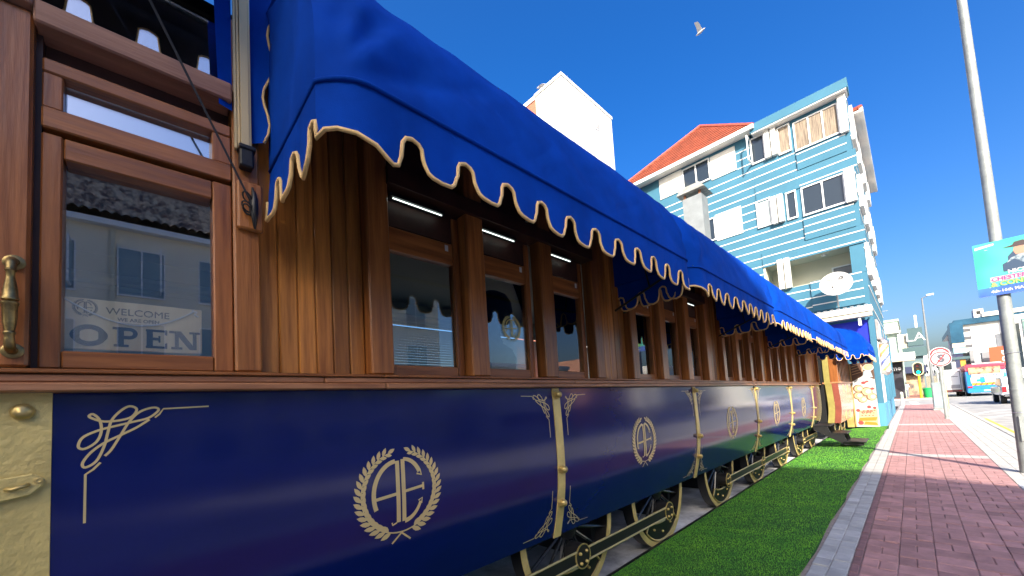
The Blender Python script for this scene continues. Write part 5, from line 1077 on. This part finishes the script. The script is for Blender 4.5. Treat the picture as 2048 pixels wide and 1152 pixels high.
sgn = thing('red_billboard', (9.2, 88, 0), 'red billboard with white lettering above the sightseeing bus', 'billboard'); box('panel', mat('billboard_red', (.55, .07, .02), .5), sgn, 8.0, 9.9, 87.9, 88.0, 3.4, 6.1); text_mesh('BC', 1.3, (9.5, 87.88, 4.75), (0, 0, -1), (1, 0, 0), SWH, 'lettering', sgn, ext=.01, bold=.02)
for xx in (8.2, 9.7): box('leg', STEEL, sgn, xx, xx + .12, 87.95, 88.05, -.2, 3.4)
# ================================================================ OPPOSITE SIDE OF THE STREET (mirrored in the glass and paint)
GREYW = mat('pale_cream_render', (.80, .73, .58), .85, var=.06, vscale=.6); BROWN = mat('brown_roof_tile', (.34, .18, .09), .6, var=.35, vscale=5, bump=.3, bscale=20)
ob = thing('tiled_house_opposite', (24, 0, -.2), 'pale rendered house with brown tiled roof mirrored in the door glass', 'house')
HX = 20.0; box('wall', GREYW, ob, HX, HX + 17, -16, 16, -.2, 10.8); box('eave_board', WHITE, ob, HX - .4, HX - .01, -16.4, 16.4, 10.55, 10.8)
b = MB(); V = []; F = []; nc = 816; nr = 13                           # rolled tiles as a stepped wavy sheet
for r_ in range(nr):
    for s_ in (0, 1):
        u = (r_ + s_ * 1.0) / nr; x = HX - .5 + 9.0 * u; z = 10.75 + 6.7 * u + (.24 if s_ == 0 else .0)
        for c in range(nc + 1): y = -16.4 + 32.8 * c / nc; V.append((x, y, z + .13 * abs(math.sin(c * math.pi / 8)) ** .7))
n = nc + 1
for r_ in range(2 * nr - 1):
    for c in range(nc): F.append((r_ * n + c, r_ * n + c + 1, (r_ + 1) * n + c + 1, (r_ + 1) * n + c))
tag(b.add(V, F).build('roof_tiles', mat('glint_mottled_tile', (.66, .52, .36), .3, col2=(.10, .05, .035), vscale=4.2, detail=1), ob, recalc=False, smooth=50), kind='stuff')  # cream and dark mottle in the tile colour stands in for sun glints
MB().add([(HX + 8.5, -16.4, 17.5), (HX + 8.5, 16.4, 17.5), (HX + 17.3, 16.4, 10.75), (HX + 17.3, -16.4, 10.75)], [(0, 1, 2, 3)]).build('roof_back', BROWN, ob)
for yy in (-16, 15.98): MB().prism([(HX, yy, 10.8), (HX + 17, yy, 10.8), (HX + 8.5, yy, 17.3)], (0, .02, 0)).build('gable', GREYW, ob)
PWIN = mat('pale_window', (.25, .32, .33), .1, spec=.7)
for z in (7.6, 4.2, .9): wgrid(ob, 'x', -15.5, 15.5, 11, z, 3, 1, 1.5, 2.1, HX, PWIN)
for yy in (-2.2, .6, 3.4, 6.2): MB().box(HX - .8, HX - .06, yy, yy + .06, 7.7, 7.77).box(HX - .8, HX - .06, yy, yy + .06, 9.6, 9.67).box(HX - .86, HX - .79, yy, yy + .06, 7.7, 9.67).build('open_sash', WHITE, ob)
for yy in (-1.0, 5.2): box('downpipe', CREAMW, ob, HX - .16, HX - .02, yy, yy + .14, 0, 10.5)
tl_ = thing('tall_block_opposite', (18, -31, -.2), 'tall apartment block opposite that shades the near pavement', 'building')
YA = -16.2; rz = 18.75
box('wall', CREAMW, tl_, 11, 19, -50, YA - .02, -.2, 17.0)
MB().add([(10.8, YA, 17.05), (16, YA, rz), (19.2, YA, 17.7), (19.2, -50, 17.7), (16, -50, rz), (10.8, -50, 17.05)], [(0, 1, 4, 5), (1, 2, 3, 4)]).build('roof', BROWN, tl_); MB().prism([(11, YA - .04, 16.9), (19, YA - .04, 16.9), (19, YA - .04, 17.6), (16, YA - .04, rz - .06)], (0, .02, 0)).build('gable', CREAMW, tl_)
wgrid(tl_, 'x', -48, -18, 9, 1.2, 3.1, 5, 1.4, 1.5, 11)
for i, (y0, y1, x0, h, m, lb) in enumerate(((20, 30, 19, 5.2, WALL, 'low cream shop building across the road'), (33, 42, 19, 6.2, mat('salmon_render', (.55, .28, .2), .85), 'salmon rendered shop building across the road'), (48, 62, 19, 6.0, WALL, 'white two storey shop building across the road'))):
    r = block('shop_building', lb, x0, x0 + 9, y0, y1, h, m); wgrid(r, 'x', y0 + .6, y1 - .6, 4, .7, 3, 1, 1.9, 2.0, x0); box('cornice', WHITE, r, x0 - .2, x0 - .001, y0, y1, h - .3, h)
for o in bpy.data.objects:
    if o.parent is None and o.type in ('MESH', 'EMPTY') and 'kind' not in o.keys() and 'label' not in o.keys(): print('UNLABELLED', o.name)
